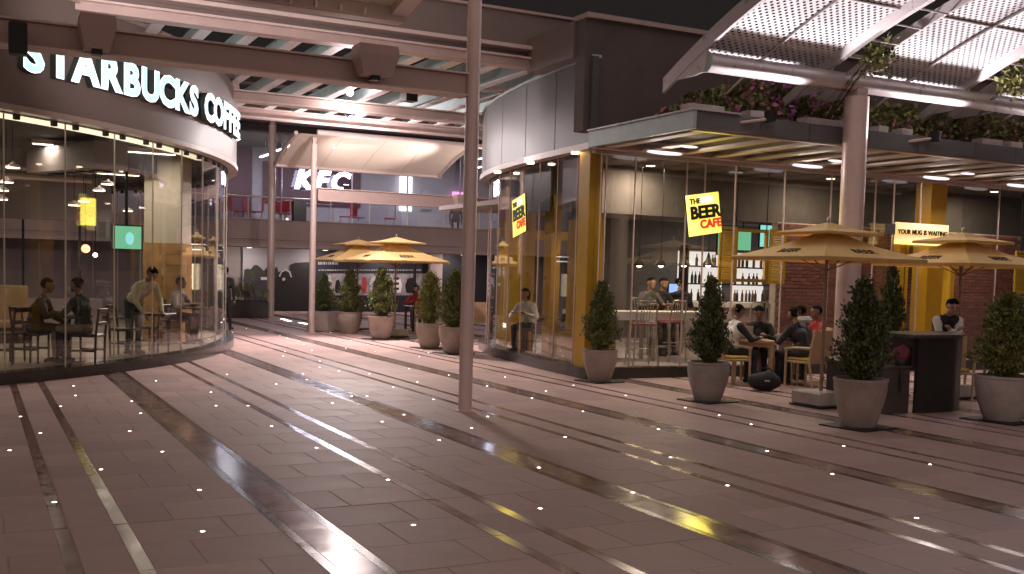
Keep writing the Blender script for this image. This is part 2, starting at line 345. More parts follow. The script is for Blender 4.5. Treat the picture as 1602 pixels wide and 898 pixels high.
lm_lens = MB().lathe([(.0155, -.002), (.0145, .0018), (.008, .0032), (.001, .0036)], 14).mesh('lens', 'led', True)
ORD = ['first', 'second', 'third', 'fourth', 'fifth', 'sixth', 'seventh', 'eighth', 'ninth', 'tenth', 'eleventh', 'twelfth', 'thirteenth', 'fourteenth', 'fifteenth', 'sixteenth', 'seventeenth', 'eighteenth', 'nineteenth', 'twentieth', 'twenty first', 'twenty second', 'twenty third', 'twenty fourth', 'twenty fifth', 'twenty sixth', 'twenty seventh', 'twenty eighth', 'twenty ninth', 'thirtieth', 'thirty first', 'thirty second', 'thirty third', 'thirty fourth', 'thirty fifth']
led_band = {}
for q in LED: led_band.setdefault(int(math.floor((G(*q).x - 2.015) / PER * 2)), []).append(q)
led_label = {}
for k, qs in led_band.items():
    d_ = ORD[max(0, k // 2)]
    where = 'left of the first double strip' if k < -1 else 'just left of the first double strip' if k == -1 else ('just right of the %s double strip' % d_ if k % 2 == 0 else 'beyond the pair after the %s double strip' % d_)
    for n_, q in enumerate(sorted(qs, key=lambda q: G(*q).y)): led_label[q] = 'round floor light %s, %s from the camera' % (where, ORD[n_])
for q in LED:
    p = G(*q); t = thing('floor_light', led_label[q], 'floor light', (p.x, p.y, .001), 0, 'floor lights scattered over the plaza')
    link('rim_ring', lm_ring, t); link('lens', lm_lens, t)
for i, (a, b) in enumerate((((441, 499), (454, 503)), ((469, 505), (484, 508)))):
    p, q = G(*a), G(*b); d = (q - p); n = Vector((-d.y, d.x, 0)).normalized()
    t = thing('linear_floor_light', ['white linear light bar in the paving nearest the thick column', 'white linear light bar in the paving beside the thin round column'][i], 'floor light', (*((p + q) / 2).xy, 0.0), 0, 'linear lights in the floor')
    MB().obox((p + q) / 2 + Vector((0, 0, .002)), d / 2 + d.normalized() * .03, n * .09, (0, 0, .003)).build('frame', 'steel', t)
    MB().obox((p + q) / 2 + Vector((0, 0, .006)), d / 2, n * .06, (0, 0, .003)).build('lens', 'led_bar', t)
p = G(517, 517)
t = thing('ground_floodlight', 'small bright oval floodlight tilted on the paving beside the square planter', 'floodlight', p)
MB().obox(p + Vector((0, 0, .015)), (.10, 0, 0), (0, .07, 0), (0, 0, .015)).build('base', 'black_metal', t)
MB().box((p.x - .09, p.y - .02, .03), (p.x + .09, p.y + .02, .15)).build('bracket', 'black_metal', t)
MB().ell((p.x, p.y, .24), (.11, .07, .17), 14, 8).build('housing', 'steel', t, smooth=True)
MB().ell((p.x - .03, p.y - .05, .245), (.085, .04, .145), 14, 8).build('lens', 'lamp_white', t, smooth=True)

# ================================================================== coffee shop on the left (round glass front)
CC = Vector((-7.04, 26.4)); RP = 12.53
def cp(r, a, z): return (CC.x + r * math.cos(R_(a)), CC.y + r * math.sin(R_(a)), z)
def arc(r, a0, a1, n): return [(CC.x + r * math.cos(R_(a0 + (a1 - a0) * i / n)), CC.y + r * math.sin(R_(a0 + (a1 - a0) * i / n))) for i in range(n + 1)]
shop = thing('coffee_shop', 'round glass fronted cafe with dark brown fascia and warm lit interior', 'building', (CC.x, CC.y, 0))
A0, A1 = -90, 42
MB().wall(arc(RP, A0, A1, 70), .30, 0, .17).build('plinth', 'plinth', shop)
MB().prism(arc(RP - .31, A0, A1, 60) + [(CC.x - 9, CC.y + 8.5), (CC.x - 9, CC.y - 12)], .0, .15).build('floor', 'floor_cream', shop)
MB().prism(arc(RP - .05, A0, A1, 60) + [(CC.x - 9, CC.y + 8.5), (CC.x - 9, CC.y - 12)], 4.02, 4.10).build('ceiling', 'ceiling_dark', shop)
fa = MB().wall(arc(RP + .02, A0, A1, 90), .10, 3.88, 5.55).build('fascia', 'fascia_brown', shop, smooth=True)
MB().wall(arc(RP + .07, A0, A1, 90), .16, 5.551, 5.62).build('coping', 'rim', fa, smooth=True)
MB().wall(arc(RP + .05, A0, A1, 90), .20, 3.82, 3.90).build('lower_rim', 'rim', fa, smooth=True)
step = 5.115; a = -52.85 - step * 7; seams = []
while a < A1: seams.append(a); a += step
for i in range(len(seams) - 1):
    a0, a1 = seams[i] + .03, seams[i + 1] - .03
    MB().wall(arc(12.35, a0, a1, 5), .012, .17, 3.80).build('pane', 'glass', shop)
for s in seams:
    MB().tube([cp(12.343, s, .17), cp(12.343, s, 3.80)], .012, 6).build('seam', 'strip_seam' if 'strip_seam' in M else 'cream', shop)
    for d in (-1.0, 1.0):
        MB().obox(cp(12.34, s + d, 3.77), (.03, -.02, 0), (.02, .03, 0), (0, 0, .035)).build('clamp', 'black_metal', shop)
MB().wall(arc(12.30, -78, -27, 60), .10, 3.74, 3.80).build('light_cove', 'strip_warm', shop)
# interior column, back wall, services
cb = G(262, 533, .15); 
colm = MB().obox((cb.x, cb.y, 3.1), CE * .37, CF * .37, (0, 0, .92)).build('column', 'cream', shop)
zc = .15
for r in range(9):
    h = 2.03 / 9
    for s in (0, 1):
        w = .42 if (r + s) % 2 else .36; off = -.39 + (0 if s == 0 else (.36 if r % 2 == 0 else .42)) + w / 2
        off = max(-.39 + w / 2, min(.39 - w / 2, off))
        MB().obox(Vector((cb.x, cb.y, zc + h / 2)) + CE * off, CE * (w / 2 - .004), CF * .40, (0, 0, h / 2 - .004)).build('cladding_slab', 'clad_stone', colm)
    zc += h
MB().obox((cb.x, cb.y, 1.15), CE * .37, CF * .37, (0, 0, 1.0)).build('core', 'mortar', colm)
MB().box((-16, 31.0, .15), (3.2, 31.2, .75)).build('back_sill', 'grey_wall', shop)
MB().box((-16, 30.8, 2.85), (3.4, 31.1, 4.02)).build('back_bulkhead', 'grey_wall', shop)
for x, r in ((-2.0, .30), (0.2, .30), (-5.5, .3)): MB().lathe([(r, .15), (r, 4.02)], 20, (x, 29.6, 0)).build('pillar', 'grey_wall', shop, smooth=True)
for x in (-7, -4.5, -1.0, 1.2, 2.6): MB().box((x, 31.02, .76), (x + .06, 31.10, 2.84)).build('mullion', 'black_metal', shop)
MB().obox((1.75, 21.4, 3.66), Vector((.30, .13, 0)), Vector((-.9, 2.0, 0)) * .55, (0, 0, .24)).build('duct', 'grey_wall', shop)
for k in range(4): MB().obox((1.80 - .20 * (k - 1.5), 21.4 + .45 * (k - 1.5), 3.41), (.12, .05, 0), (-.06, .14, 0), (0, 0, .018)).build('duct_grille', 'black_metal', shop)
for z in (3.55, 3.75): MB().tube([(-8, 22 + z, z), (2.4, 24 + z * .4, z)], .05, 8).build('pipe', 'steel', shop)
# letters of the sign
sign = thing('shop_sign', 'row of glowing pale blue white channel letters along the curved brown fascia', 'sign', cp(RP, -36, 4.38))
word = 'STARBUCKS COFFEE'; AW = dict(S=.60, T=.60, A=.70, R=.66, B=.66, U=.68, C=.64, K=.66, O=.74, F=.56, E=.56); AW[' '] = .34
tot = sum(AW[c] for c in word); cur = 0
for c in word:
    mid = (cur + AW[c] / 2) / tot; cur += AW[c]
    if c == ' ': continue
    ang = -52.9 + mid * (52.9 - 18.9); cpt = Vector(cp(RP + .10, ang, 4.39)); rt = Vector((-math.sin(R_(ang)), math.cos(R_(ang)), 0)); nrm = Vector((math.cos(R_(ang)), math.sin(R_(ang)), 0))
    sc = .665
    mw = face_matrix(cpt + Vector((0, 0, .012)), rt, (0, 0, 1)) @ Matrix.Diagonal((1.12, 1.02, 1, 1))
    lt = place_text('letter', c, sc, 'letter_side', mw, sign, depth=.11, bold=.032)
    place_text('halo_edge', c, sc, 'letter_edge', Matrix.Translation(nrm * .058) @ mw, lt, depth=.006, bold=.031)
    place_text('face', c, sc, 'letter_face', Matrix.Translation(nrm * .066) @ mw, lt, depth=.008, bold=.015)
# furniture in the coffee shop
def wood_chair():
    t = thing('cafe_chair', 'x', 'chair')
    MB().box((-.21, -.21, .43), (.21, .21, .48), .012).build('seat', 'dark_wood', t, True)
    for sx in (-1, 1):
        MB().tube([(sx * .19, -.19, 0), (sx * .19, -.19, .44)], [.016, .02], 8).build('leg', 'dark_wood', t, True)
        MB().tube([(sx * .19, .19, 0), (sx * .19, .20, .46), (sx * .19, .25, .88)], [.017, .021, .017], 8).build('leg', 'dark_wood', t, True)
        MB().box((sx * .19 - .01, -.19, .2), (sx * .19 + .01, .19, .235)).build('stretcher', 'dark_wood', t, True)
    MB().box((-.19, .225, .80), (.19, .255, .88), .008).build('top_rail', 'dark_wood', t, True)
    MB().box((-.19, .215, .62), (.19, .238, .67), .006).build('back_rail', 'dark_wood', t, True)
    MB().box((-.19, -.005, .21), (.19, .012, .235)).build('cross_stretcher', 'dark_wood', t, True)
    return t
def place(proto, used, loc, rz, label, group=None):
    if not used: used.append(1); o = proto; o.location = loc; o.rotation_euler = (0, 0, rz); o['label'] = label
    else: o = copy_tree(proto, loc, rz, label)
    if group: o['group'] = group
    return o
def rz_face(d): return math.atan2(d[0], -d[1])          # local -y turned to direction d
chair0 = wood_chair(); cu_ = []
P1 = G(52, 567, .15); P2 = P1 + CE * .80 + CF * .02
CH = 'dark wooden chairs in the coffee shop'
def zf(v, z): return Vector((v.x, v.y, z))
place(chair0, cu_, zf(P1 - CE * .03, .15), rz_face(CE), 'dark wooden cafe chair under the man with his back to the glass', CH)
place(chair0, cu_, zf(P2 + CE * .05, .15), rz_face(-CE), 'dark wooden cafe chair under the man in khaki trousers', CH)
p3 = G(196, 556, .15); place(chair0, cu_, zf(p3, .15), rz_face(CE), 'empty dark wooden cafe chair left of the small dark table', CH)
p4 = G(240, 551, .15); place(chair0, cu_, zf(p4, .15), rz_face(-CE + CF * .2), 'empty dark wooden cafe chair beside the stone clad column', CH)
p5 = G(8, 570, .15) + CF * .2; place(chair0, cu_, zf(p5, .15), rz_face(-CE + CF * .3), 'dark wooden cafe chair cut by the photo edge behind the seated man', CH)
p6 = G(318, 545, .15) + CF * 1.2 - CE * .95; place(chair0, cu_, zf(p6, .15), rz_face(CE), 'dark wooden cafe chair of the person in the striped top', CH)
def small_table(loc, label, size=.62, m='dark_wood'):
    t = thing('cafe_table', label, 'table', loc, R_(-27), 'small tables in the coffee shop')
    MB().box((-size / 2, -size / 2, .71), (size / 2, size / 2, .745), .008).build('table_top', m, t, True)
    MB().tube([(0, 0, .02), (0, 0, .71)], .03, 10).build('pedestal', 'black_metal', t, True)
    MB().lathe([(.22, 0), (.22, .015), (.04, .03)], 20).build('base', 'black_metal', t, True)
    return t
small_table(zf(P1 + CE * .44 + CF * .30, .15), 'small dark cafe table between the two seated men', .55)
small_table(zf(p3 + CE * .45 + CF * .1, .15), 'small dark cafe table between the two empty chairs')
small_table(zf(p6 + CE * .4, .15), 'small dark cafe table of the person in the striped top')
c = zf(P1 + CE * .46 + CF * .12, .895)
t = thing('paper_cup', 'white paper cup on the table between the two seated men', 'cup', c)
MB().lathe([(.032, 0), (.043, .13)], 16, c).build('cup', 'paper', t, smooth=True); MB().lathe([(.046, .13), (.046, .142), (.036, .15)], 16, c).build('lid', 'shirt_white', t, smooth=True); MB().lathe([(.0385, .05), (.0425, .095)], 16, c, False).build('sleeve', 'cup_green', t)
t = thing('bench_seat', 'long tan padded bench with high back inside the coffee shop', 'bench', (-1.2, 22.6, .15))
MB().box((-4.4, 22.4, .15), (1.0, 22.95, .45)).build('base', 'dark_wood', t); MB().box((-4.4, 22.35, .451), (1.0, 22.95, .58), .03).build('seat', 'sofa', t); MB().box((-4.4, 22.96, .30), (1.0, 23.14, 1.25), .03).build('backrest', 'sofa', t)
# railing seen through the shop
t = thing('stair_railing', 'white tubular stair railing seen through the coffee shop glass', 'railing', (-3, 27.5, .15))
r0, r1, r2 = Vector((-6.0, 27.5, 2.55)), Vector((-1.55, 27.5, 2.55)), Vector((.25, 27.5, 1.55))
MB().tube([r0, r1, r2], .035, 8).build('handrail', 'white_metal', t); MB().tube([r0 - Vector((0, 0, .85)), r1 - Vector((0, 0, .85)), r2 - Vector((0, 0, .85))], .025, 8).build('lower_rail', 'white_metal', t)
for x in (-5.9, -4.4, -3.0, -1.6, -.4, .2):
    zt = 2.52 if x < -1.55 else 2.52 - (x + 1.55) * .555
    MB().tube([(x, 27.5, .15), (x, 27.5, zt)], .02, 8).build('post', 'white_metal', t)
t = thing('television', 'wall television showing a green sports field in the coffee shop', 'television', ony(200, 372, 24.6))
a, b = ony(177, 353, 24.6), ony(221, 390, 24.6)
MB().box((a.x - .03, 24.62, b.z - .03), (b.x + .03, 24.70, a.z + .03), .01).build('casing', 'tv_black', t); MB().box((a.x, 24.60, b.z), (b.x, 24.615, a.z)).build('screen', 'screen_green', t)
MB().ell(((a.x + b.x) / 2 + .05, 24.597, (a.z + b.z) / 2 - .02), (.09, .003, .14), 12, 8).build('picture_figure', 'screen_cyan', t)
MB().box(((a.x + b.x) / 2 - .03, 24.70, b.z), ((a.x + b.x) / 2 + .03, 24.78, 4.02)).build('bracket', 'black_metal', t)
t = thing('lit_poster', 'glowing warm vertical menu board beyond the stone clad column', 'poster', ony(295, 432, 28.5))
a, b = ony(287, 412, 28.5), ony(302, 453, 28.5)
MB().box((a.x - .03, 28.5, b.z - .03), (b.x + .03, 28.58, a.z + .03)).build('frame', 'dark_wood', t); MB().box((a.x, 28.48, b.z), (b.x, 28.497, a.z)).build('panel', 'poster_warm', t)
t = thing('neon_sign', 'small white lit lettering panel high beyond the stone clad column', 'sign', ony(302, 385, 28.5))
a, b = ony(288, 376, 28.5), ony(319, 393, 28.5)
MB().box((a.x, 28.52, b.z), (b.x, 28.6, a.z)).build('backing', 'tv_black', t)
MB().box((a.x + .03, 28.5, b.z + .02), (b.x - .03, 28.518, b.z + .05)).build('tube_line', 'poster_white', t)
for k in range(5): MB().lathe([(.055, 0), (.055, .02)], 10).build('ring', 'poster_white', t, True).location = Vector((a.x + .1 + k * .1, 28.49, (a.z + b.z) / 2 + .03)) - t.location
# lamps and painted reflection points in the coffee shop
pend = [(20, 262, 20), (10, 285, 20.5), (3, 298, 21), (168, 288, 21.5), (155, 298, 22), (116, 321, 23), (131, 315, 23.5), (2, 312, 22), (200, 330, 27), (245, 300, 26.5)]
for i, (px, py, y) in enumerate(pend):
    p = ony(px, py, y)
    t = thing('pendant_lamp', 'shallow round white pendant lamp in the coffee shop, %s from the left edge' % ORD[sorted(pend).index((px, py, y))], 'lamp', (p.x, p.y, p.z), 0, 'pendant lamps in the coffee shop')
    MB().lathe([(.12, 0), (.11, .035), (.04, .065), (.02, .10)], 20, p).build('shade', 'steel', t, smooth=True); MB().lathe([(.108, -.012), (.112, .003)], 20, p).build('diffuser', 'lamp_soft', t, smooth=True)
    MB().tube([p + Vector((0, 0, .12)), (p.x, p.y, 4.02)], .006, 6).build('cord', 'black', t)
for i, (x, y) in enumerate(((-3.5, 21.5), (-.6, 19.8), (1.5, 21.5), (-1.0, 25), (3.1, 21.7), (3.2, 27.5), (-5, 25))):
    t = thing('ceiling_fitting', ['flat warm ceiling light of the coffee shop %s' % w for w in ('over the tan bench', 'over the seated men', 'above the duct', 'behind the bench', 'near the stone clad column', 'by the striped top person', 'deep at the back')][i], 'lamp', (x, y, 3.95), 0, 'ceiling lights of the coffee shop')
    MB().box((x - .5, y - .05, 3.90), (x + .5, y + .05, 3.98)).build('housing', 'steel', t); MB().box((x - .48, y - .04, 3.885), (x + .48, y + .04, 3.899)).build('diffuser', 'lamp_soft', t)
    lamp('ceiling_light', 'AREA', (x, y, 3.87), 25, (1, .87, .70), t, (x, y, 0), .9, size_y=.4)
for i, (px, py) in enumerate(((134, 389), (149, 399))):
    p = ony(px, py, 29.5); t = thing('glow_lamp', ['small round orange lamp glowing deep in the coffee shop', 'small bright white spot lamp deep in the coffee shop'][i], 'lamp', p)  # hung glowing balls stand in for reflected points of light
    MB().ell(p, (.11, .11, .11) if i == 0 else (.055, .055, .055), 12, 8).build('bulb', 'red_lamp' if i == 0 else 'lamp_star', t); MB().tube([p + Vector((0, 0, .04)), (p.x, p.y, 4.02)], .01, 6).build('stem', 'black_metal', t)
p = ony(236, 257, cb.y - .45)
t = thing('wall_speaker', 'small dark speaker high on the cream part of the column', 'speaker', p)
MB().obox(p, CE * .10, CF * .09, (0, 0, .19)).build('cabinet', 'black', t); MB().obox(p - CF * .095, CE * .085, CF * .006, (0, 0, .17)).build('grille', 'black_metal', t); MB().tube([p, p + CF * .3], .02, 8).build('bracket', 'black_metal', t)

# ================================================================== columns, pergola over the walk, canopies
def column(name, label, loc, r, h, m='steel', head=True):
    t = thing(name, label, 'column', loc, 0, 'round steel columns')
    MB().lathe([(r, 0), (r, h)], 32, loc).build('shaft', m, t, smooth=True)
    MB().lathe([(r + .035, 0), (r + .035, .012), (r + .004, .014)], 32, loc).build('base_ring', m, t, smooth=True)
    if head: MB().box((loc[0] - r * .6, loc[1] - r * .6, h), (loc[0] + r * .6, loc[1] + r * .6, h + .16)).build('head', 'beam', t)
    return t
column('steel_column', 'tall thin round steel column standing alone in the middle of the plaza', (5.55, 12.07, 0), .087, 5.2)
column('steel_column', 'slim round steel column beside the square planter near the far parasols', (8.26, 28.12, 0), .085, 5.10)
column('steel_column', 'thicker round steel column behind the linear floor lights', (9.21, 36.34, 0), .125, 6.6)
column('steel_column', 'thick round steel column behind the front parasol, under the perforated canopy', (11.94, 12.07, 0), .18, 4.55)

perg = thing('pergola', 'steel roof of pale slats and brown beams over the passage', 'pergola', (5.5, 21, 5.3))
def beam(name, x0, x1, y, z0, z1, d, m='beam', parent=perg): return MB().box((x0, y - d / 2, z0), (x1, y + d / 2, z1), .006).build(name, m, parent)
# front edge: channels and deep band resting on both fascias
beam('front_channel', 1.0, 9.45, 17.25, 5.46, 5.60, .30); beam('channel_lip', 1.0, 9.46, 17.09, 5.60, 5.64, .10, 'steel')
beam('channel_web', .6, 9.6, 17.32, 5.64, 5.76, .08, 'fascia_brown'); beam('upper_lip', -.4, 9.9, 17.20, 5.76, 5.83, .36, 'steel')
beam('band', -2.5, 9.95, 17.30, 5.832, 6.42, .20, 'fascia_brown'); beam('band_coping', -2.5, 9.95, 17.28, 6.42, 6.47, .30)
for (y, z) in ((22.5, 5.17), (25.55, 5.28)):
    beam('cross_beam', 3.2, 12.4, y, z + .04, z + .20, .16); beam('cross_flange', 3.2, 12.4, y, z, z + .035, .30, 'steel'); beam('cross_flange', 3.2, 12.4, y, z + .205, z + .24, .28, 'steel')
beam('cross_beam', 3.0, 13.0, 20.0, 5.50, 5.62, .12)
x = 1.9
while x < 12.4:
    y1 = 26.0
    MB().box((x - .10, 17.5, 5.50), (x + .10, y1, 5.525), .004).build('slat', 'slat', perg)
    MB().box((x - .012, 17.5, 5.527), (x + .012, y1, 5.78), .003).build('slat_fin', 'slat_teal', perg)
    x += .735
for y in (18.9, 21.2, 24.0): beam('purlin', 2.0, 12.2, y, 5.79, 5.86, .07, 'fascia_brown')

def flood_box(label, c, w, h, target, power, parent_group='uplights on the beams', d=.30):
    t = thing('uplight_box', label, 'floodlight', c, 0, parent_group)
    x, y, z = c
    lo = [(x - w * .34, y - d * .38, z - h / 2), (x + w * .34, y - d * .38, z - h / 2), (x + w * .34, y + d * .38, z - h / 2), (x - w * .34, y + d * .38, z - h / 2)]
    mi_ = [(x - w * .5, y - d / 2, z + h * .18), (x + w * .5, y - d / 2, z + h * .18), (x + w * .5, y + d / 2, z + h * .18), (x - w * .5, y + d / 2, z + h * .18)]
    hi = [(x - w * .46, y - d / 2, z + h / 2), (x + w * .46, y - d / 2, z + h / 2), (x + w * .46, y + d / 2, z + h / 2), (x - w * .46, y + d / 2, z + h / 2)]
    MB().add(lo + mi_ + hi, [(3, 2, 1, 0)] + [(i, (i + 1) % 4, 4 + (i + 1) % 4, 4 + i) for i in range(4)] + [(4 + i, 4 + (i + 1) % 4, 8 + (i + 1) % 4, 8 + i) for i in range(4)] + [(8, 9, 10, 11)]).build('housing', 'beam', t)
    MB().box((x - w * .38, y - d * .36, z + h / 2 + .001), (x + w * .38, y + d * .42, z + h / 2 + .004)).build('lens', 'lamp_soft', t)
    MB().box((x - .05, y - d * .2, z - h / 2 - .05), (x + .05, y + d * .2, z - h / 2 - .001)).build('bracket', 'black_metal', t)
    lamp('uplight', 'SPOT', (x, y, z + h / 2 + .06), power, (1, .88, .86), t, target, .10, 72, .9)
    return t
tb = thing('tie_beam', 'long brown steel beam crossing in front of the coffee shop to the plaza column', 'beam', (2.4, 12.15, 3.95))
MB().box((-9, 12.09, 3.945), (5.50, 12.24, 4.185), .006).build('web', 'beam', tb); MB().box((-9, 12.02, 3.925), (5.50, 12.31, 3.944)).build('flange', 'steel', tb)
MB().box((-9, 12.02, 4.186), (5.50, 12.31, 4.205)).build('flange', 'steel', tb)
flood_box('brown tapered uplight box on the beam above the big letters', (1.17, 11.88, 4.11), .36, .34, (3.4, 17.1, 5.9), 1150)
flood_box('brown tapered uplight box on the beam beside the plaza column', (4.20, 11.88, 4.17), .50, .34, (2.5, 8.8, 5.8), 130)
t = thing('loudspeaker', 'black loudspeaker hung on the beam at the start of the big letters', 'speaker', (.43, 11.9, 3.97))
MB().box((.345, 11.80, 3.81), (.515, 11.99, 4.12), .012).build('cabinet', 'black', t); MB().box((.355, 11.79, 3.82), (.505, 11.80, 4.11)).build('grille', 'black_metal', t); MB().box((.41, 11.992, 4.0), (.45, 12.09, 4.05)).build('bracket', 'steel', t)
for i, (px, py, y, tx) in enumerate(((543, 143, 22.2, 0), (545, 181, 25.3, 0))):
    p = ony(px, py, y)
    t = thing('spot_floodlight', ['dazzling white floodlight under the pergola slats pointing at the plaza', 'second smaller white floodlight at the far pergola beam'][i], 'floodlight', p)
    MB().lathe([(.05, 0), (.10, .1), (.12, .22)], 16).build('housing', 'black_metal', t, True).rotation_euler = (R_(70), 0, R_(-15))
    MB().ell((0, -.20, -.05), (.075 if i == 0 else .045,) * 3, 12, 8).build('bulb', 'lamp_star', t, True)
    MB().box((-.03, -.03, .05), (.03, .03, .30 if i == 0 else .12)).build('bracket', 'black_metal', t, True)
    lamp('flood', 'SPOT', p + Vector((0, -.30, -.10)), (380, 2300)[i], (1, .84, .80), t, ((5.0, 11.0, 0), (6.9, 22.3, 0))[i], .12, (68, 100)[i], .7)
    lamp('flood_spill', 'POINT', p + Vector((0, -.30, (-.16, -.75)[i])), (45, 420)[i], (1, .88, .88), t, None, .10)
t = thing('hanging_speaker', 'dark boxy loudspeaker hung under the pergola slats near the plaza column', 'speaker', ony(640, 148, 20.2))
p = t.location.copy(); MB().obox(p, (.13, .02, 0), (-.02, .12, 0), (0, 0, .14)).build('cabinet', 'black', t); MB().tube([p, p + Vector((0, 0, .38))], .015, 8).build('bracket', 'black_metal', t); MB().obox(p + Vector((.0, -.125, 0)), (.11, 0, 0), (0, .006, 0), (0, 0, .12)).build('grille', 'black_metal', t)

def zarc(y, top=0.0): return -6.97 + math.sqrt(169 - (y - 7.0) ** 2) + top
def canopy_sheet(x0, x1, ys, zf_, th=0.012, nx=6):
    """curved sheet with metre UVs for the hole pattern"""
    xs = [x0 + (x1 - x0) * i / nx for i in range(nx + 1)]; arcs = [0]
    for i in range(1, len(ys)): arcs.append(arcs[-1] + math.hypot(ys[i] - ys[i - 1], zf_(ys[i]) - zf_(ys[i - 1])))
    V = [(x, y, zf_(y)) for y in ys for x in xs]; Fc = []; n = nx + 1
    for j in range(len(ys) - 1):
        for i in range(nx): Fc.append((j * n + i, j * n + i + 1, (j + 1) * n + i + 1, (j + 1) * n + i))
    UV = [(x, arcs[j]) for j in range(len(ys)) for x in xs]
    return V, Fc, UV
def sheet_obj(name, V, Fc, UV, m, parent):
    o = root_loc(parent); me = bpy.data.meshes.new(name); me.from_pydata([(a - o[0], b - o[1], c - o[2]) for a, b, c in V], [], Fc); me.materials.append(M[m])
    ul = me.uv_layers.new(); 
    for lp in me.loops: ul.data[lp.index].uv = UV[lp.vertex_index]
    me.polygons.foreach_set('use_smooth', [True] * len(me.polygons)); return link(name, me, parent)
def perforated_canopy(x0, x1, label):
    t = thing('perforated_canopy', label, 'canopy', ((x0 + x1) / 2, 12.07, 4.9), 0, 'perforated canopies over the terrace')
    yedge = [12.36, 10.75, 8.9, 6.9, 4.9, 2.9, 1.0]; xm = (x0 + x1) / 2
    for (a, b) in ((x0 + .06, xm - .012), (xm + .012, x1 - .10)):
        for i in range(len(yedge) - 1):
            n = 6; ya, yb = yedge[i] - .012, yedge[i + 1] + .012
            sheet_obj('perforated_panel', *canopy_sheet(a, b, [ya + (yb - ya) * k / n for k in range(n + 1)], lambda y: zarc(y) + .045), 'perforated', t)
    ys = [13.02 - k * .4 for k in range(31)]
    def rib(xa, xb, dz0, dz1, nm, m):
        mb = MB()
        for k in range(len(ys) - 1):
            y0, y1 = ys[k], ys[k + 1]
            mb.add([(xa, y0, zarc(y0) + dz0), (xb, y0, zarc(y0) + dz0), (xb, y1, zarc(y1) + dz0), (xa, y1, zarc(y1) + dz0), (xa, y0, zarc(y0) + dz1), (xb, y0, zarc(y0) + dz1), (xb, y1, zarc(y1) + dz1), (xa, y1, zarc(y1) + dz1)],
                   [(3, 2, 1, 0), (4, 5, 6, 7), (0, 1, 5, 4), (1, 2, 6, 5), (2, 3, 7, 6), (3, 0, 4, 7)] if k in (0, len(ys) - 2) else [(3, 2, 1, 0), (4, 5, 6, 7), (1, 2, 6, 5), (3, 0, 4, 7)])
        mb.build(nm, m, t)
    rib(x0, x0 + .05, -.10 if x0 < 10 else -.04, .12, 'edge_rib', 'steel_light'); rib(x1 - .09, x1, -.10, .06, 'edge_rib', 'steel_light'); rib(xm - .010, xm + .010, -.0, .040, 'middle_rib', 'steel_light')
    for y in yedge[1:-1]: MB().obox((xm, y, zarc(y) + .03), ((x1 - x0) / 2 - .08, 0, 0), (0, .010, 0), (0, 0, .010)).build('purlin', 'steel_light', t)
    for px_ in (x0 + .03, x1 - .05): MB().add([(px_ - .02, 12.95, zarc(12.95)), (px_ - .02, 12.0, zarc(12.0)), (px_ - .02, 12.05, 4.62), (px_ - .02, 12.30, 4.60), (px_ + .02, 12.95, zarc(12.95)), (px_ + .02, 12.0, zarc(12.0)), (px_ + .02, 12.05, 4.62), (px_ + .02, 12.30, 4.60)],
        [(0, 1, 2, 3), (7, 6, 5, 4), (0, 4, 5, 1), (1, 5, 6, 2), (2, 6, 7, 3), (3, 7, 4, 0)]).build('bracket_plate', 'steel_light', t)
    return t
perforated_canopy(9.05, 11.42, 'arched perforated metal canopy over the thick column, corner end panel')
perforated_canopy(12.02, 14.34, 'arched perforated metal canopy in the middle, next to the leafy gap')
perforated_canopy(14.94, 17.36, 'arched perforated metal canopy at the right edge of the photo')
t = thing('canopy_tube', 'thick pale steel tube carrying the perforated canopies on the thick column', 'beam', (11.94, 12.07, 4.75))
MB().tube([(9.12, 12.07, 4.755), (11.94, 12.07, 4.755), (20, 12.07, 4.755)], .135, 32).build('tube', 'steel_light', t, smooth=True)
MB().tube([(9.10, 12.07, 4.755), (9.118, 12.07, 4.755)], .145, 32).build('end_cap', 'slat_teal', t)
for gi, (xa, xb) in enumerate(((11.42, 12.02), (14.34, 14.94))):
    rr = thing('ladder_brace', ['row of thin steel rods bridging the gap beside the corner canopy', 'row of thin steel rods bridging the gap at the photo edge'][gi], 'brace', ((xa + xb) / 2, 12, 5), 0, 'rod braces between the canopies')
    for k in range(12):
        y = 12.2 - k * .42; MB().tube([(xa + .003, y, zarc(y) - .06), (xb - .003, y, zarc(y) - .06)], .014, 8).build('rod', 'steel_light', rr)

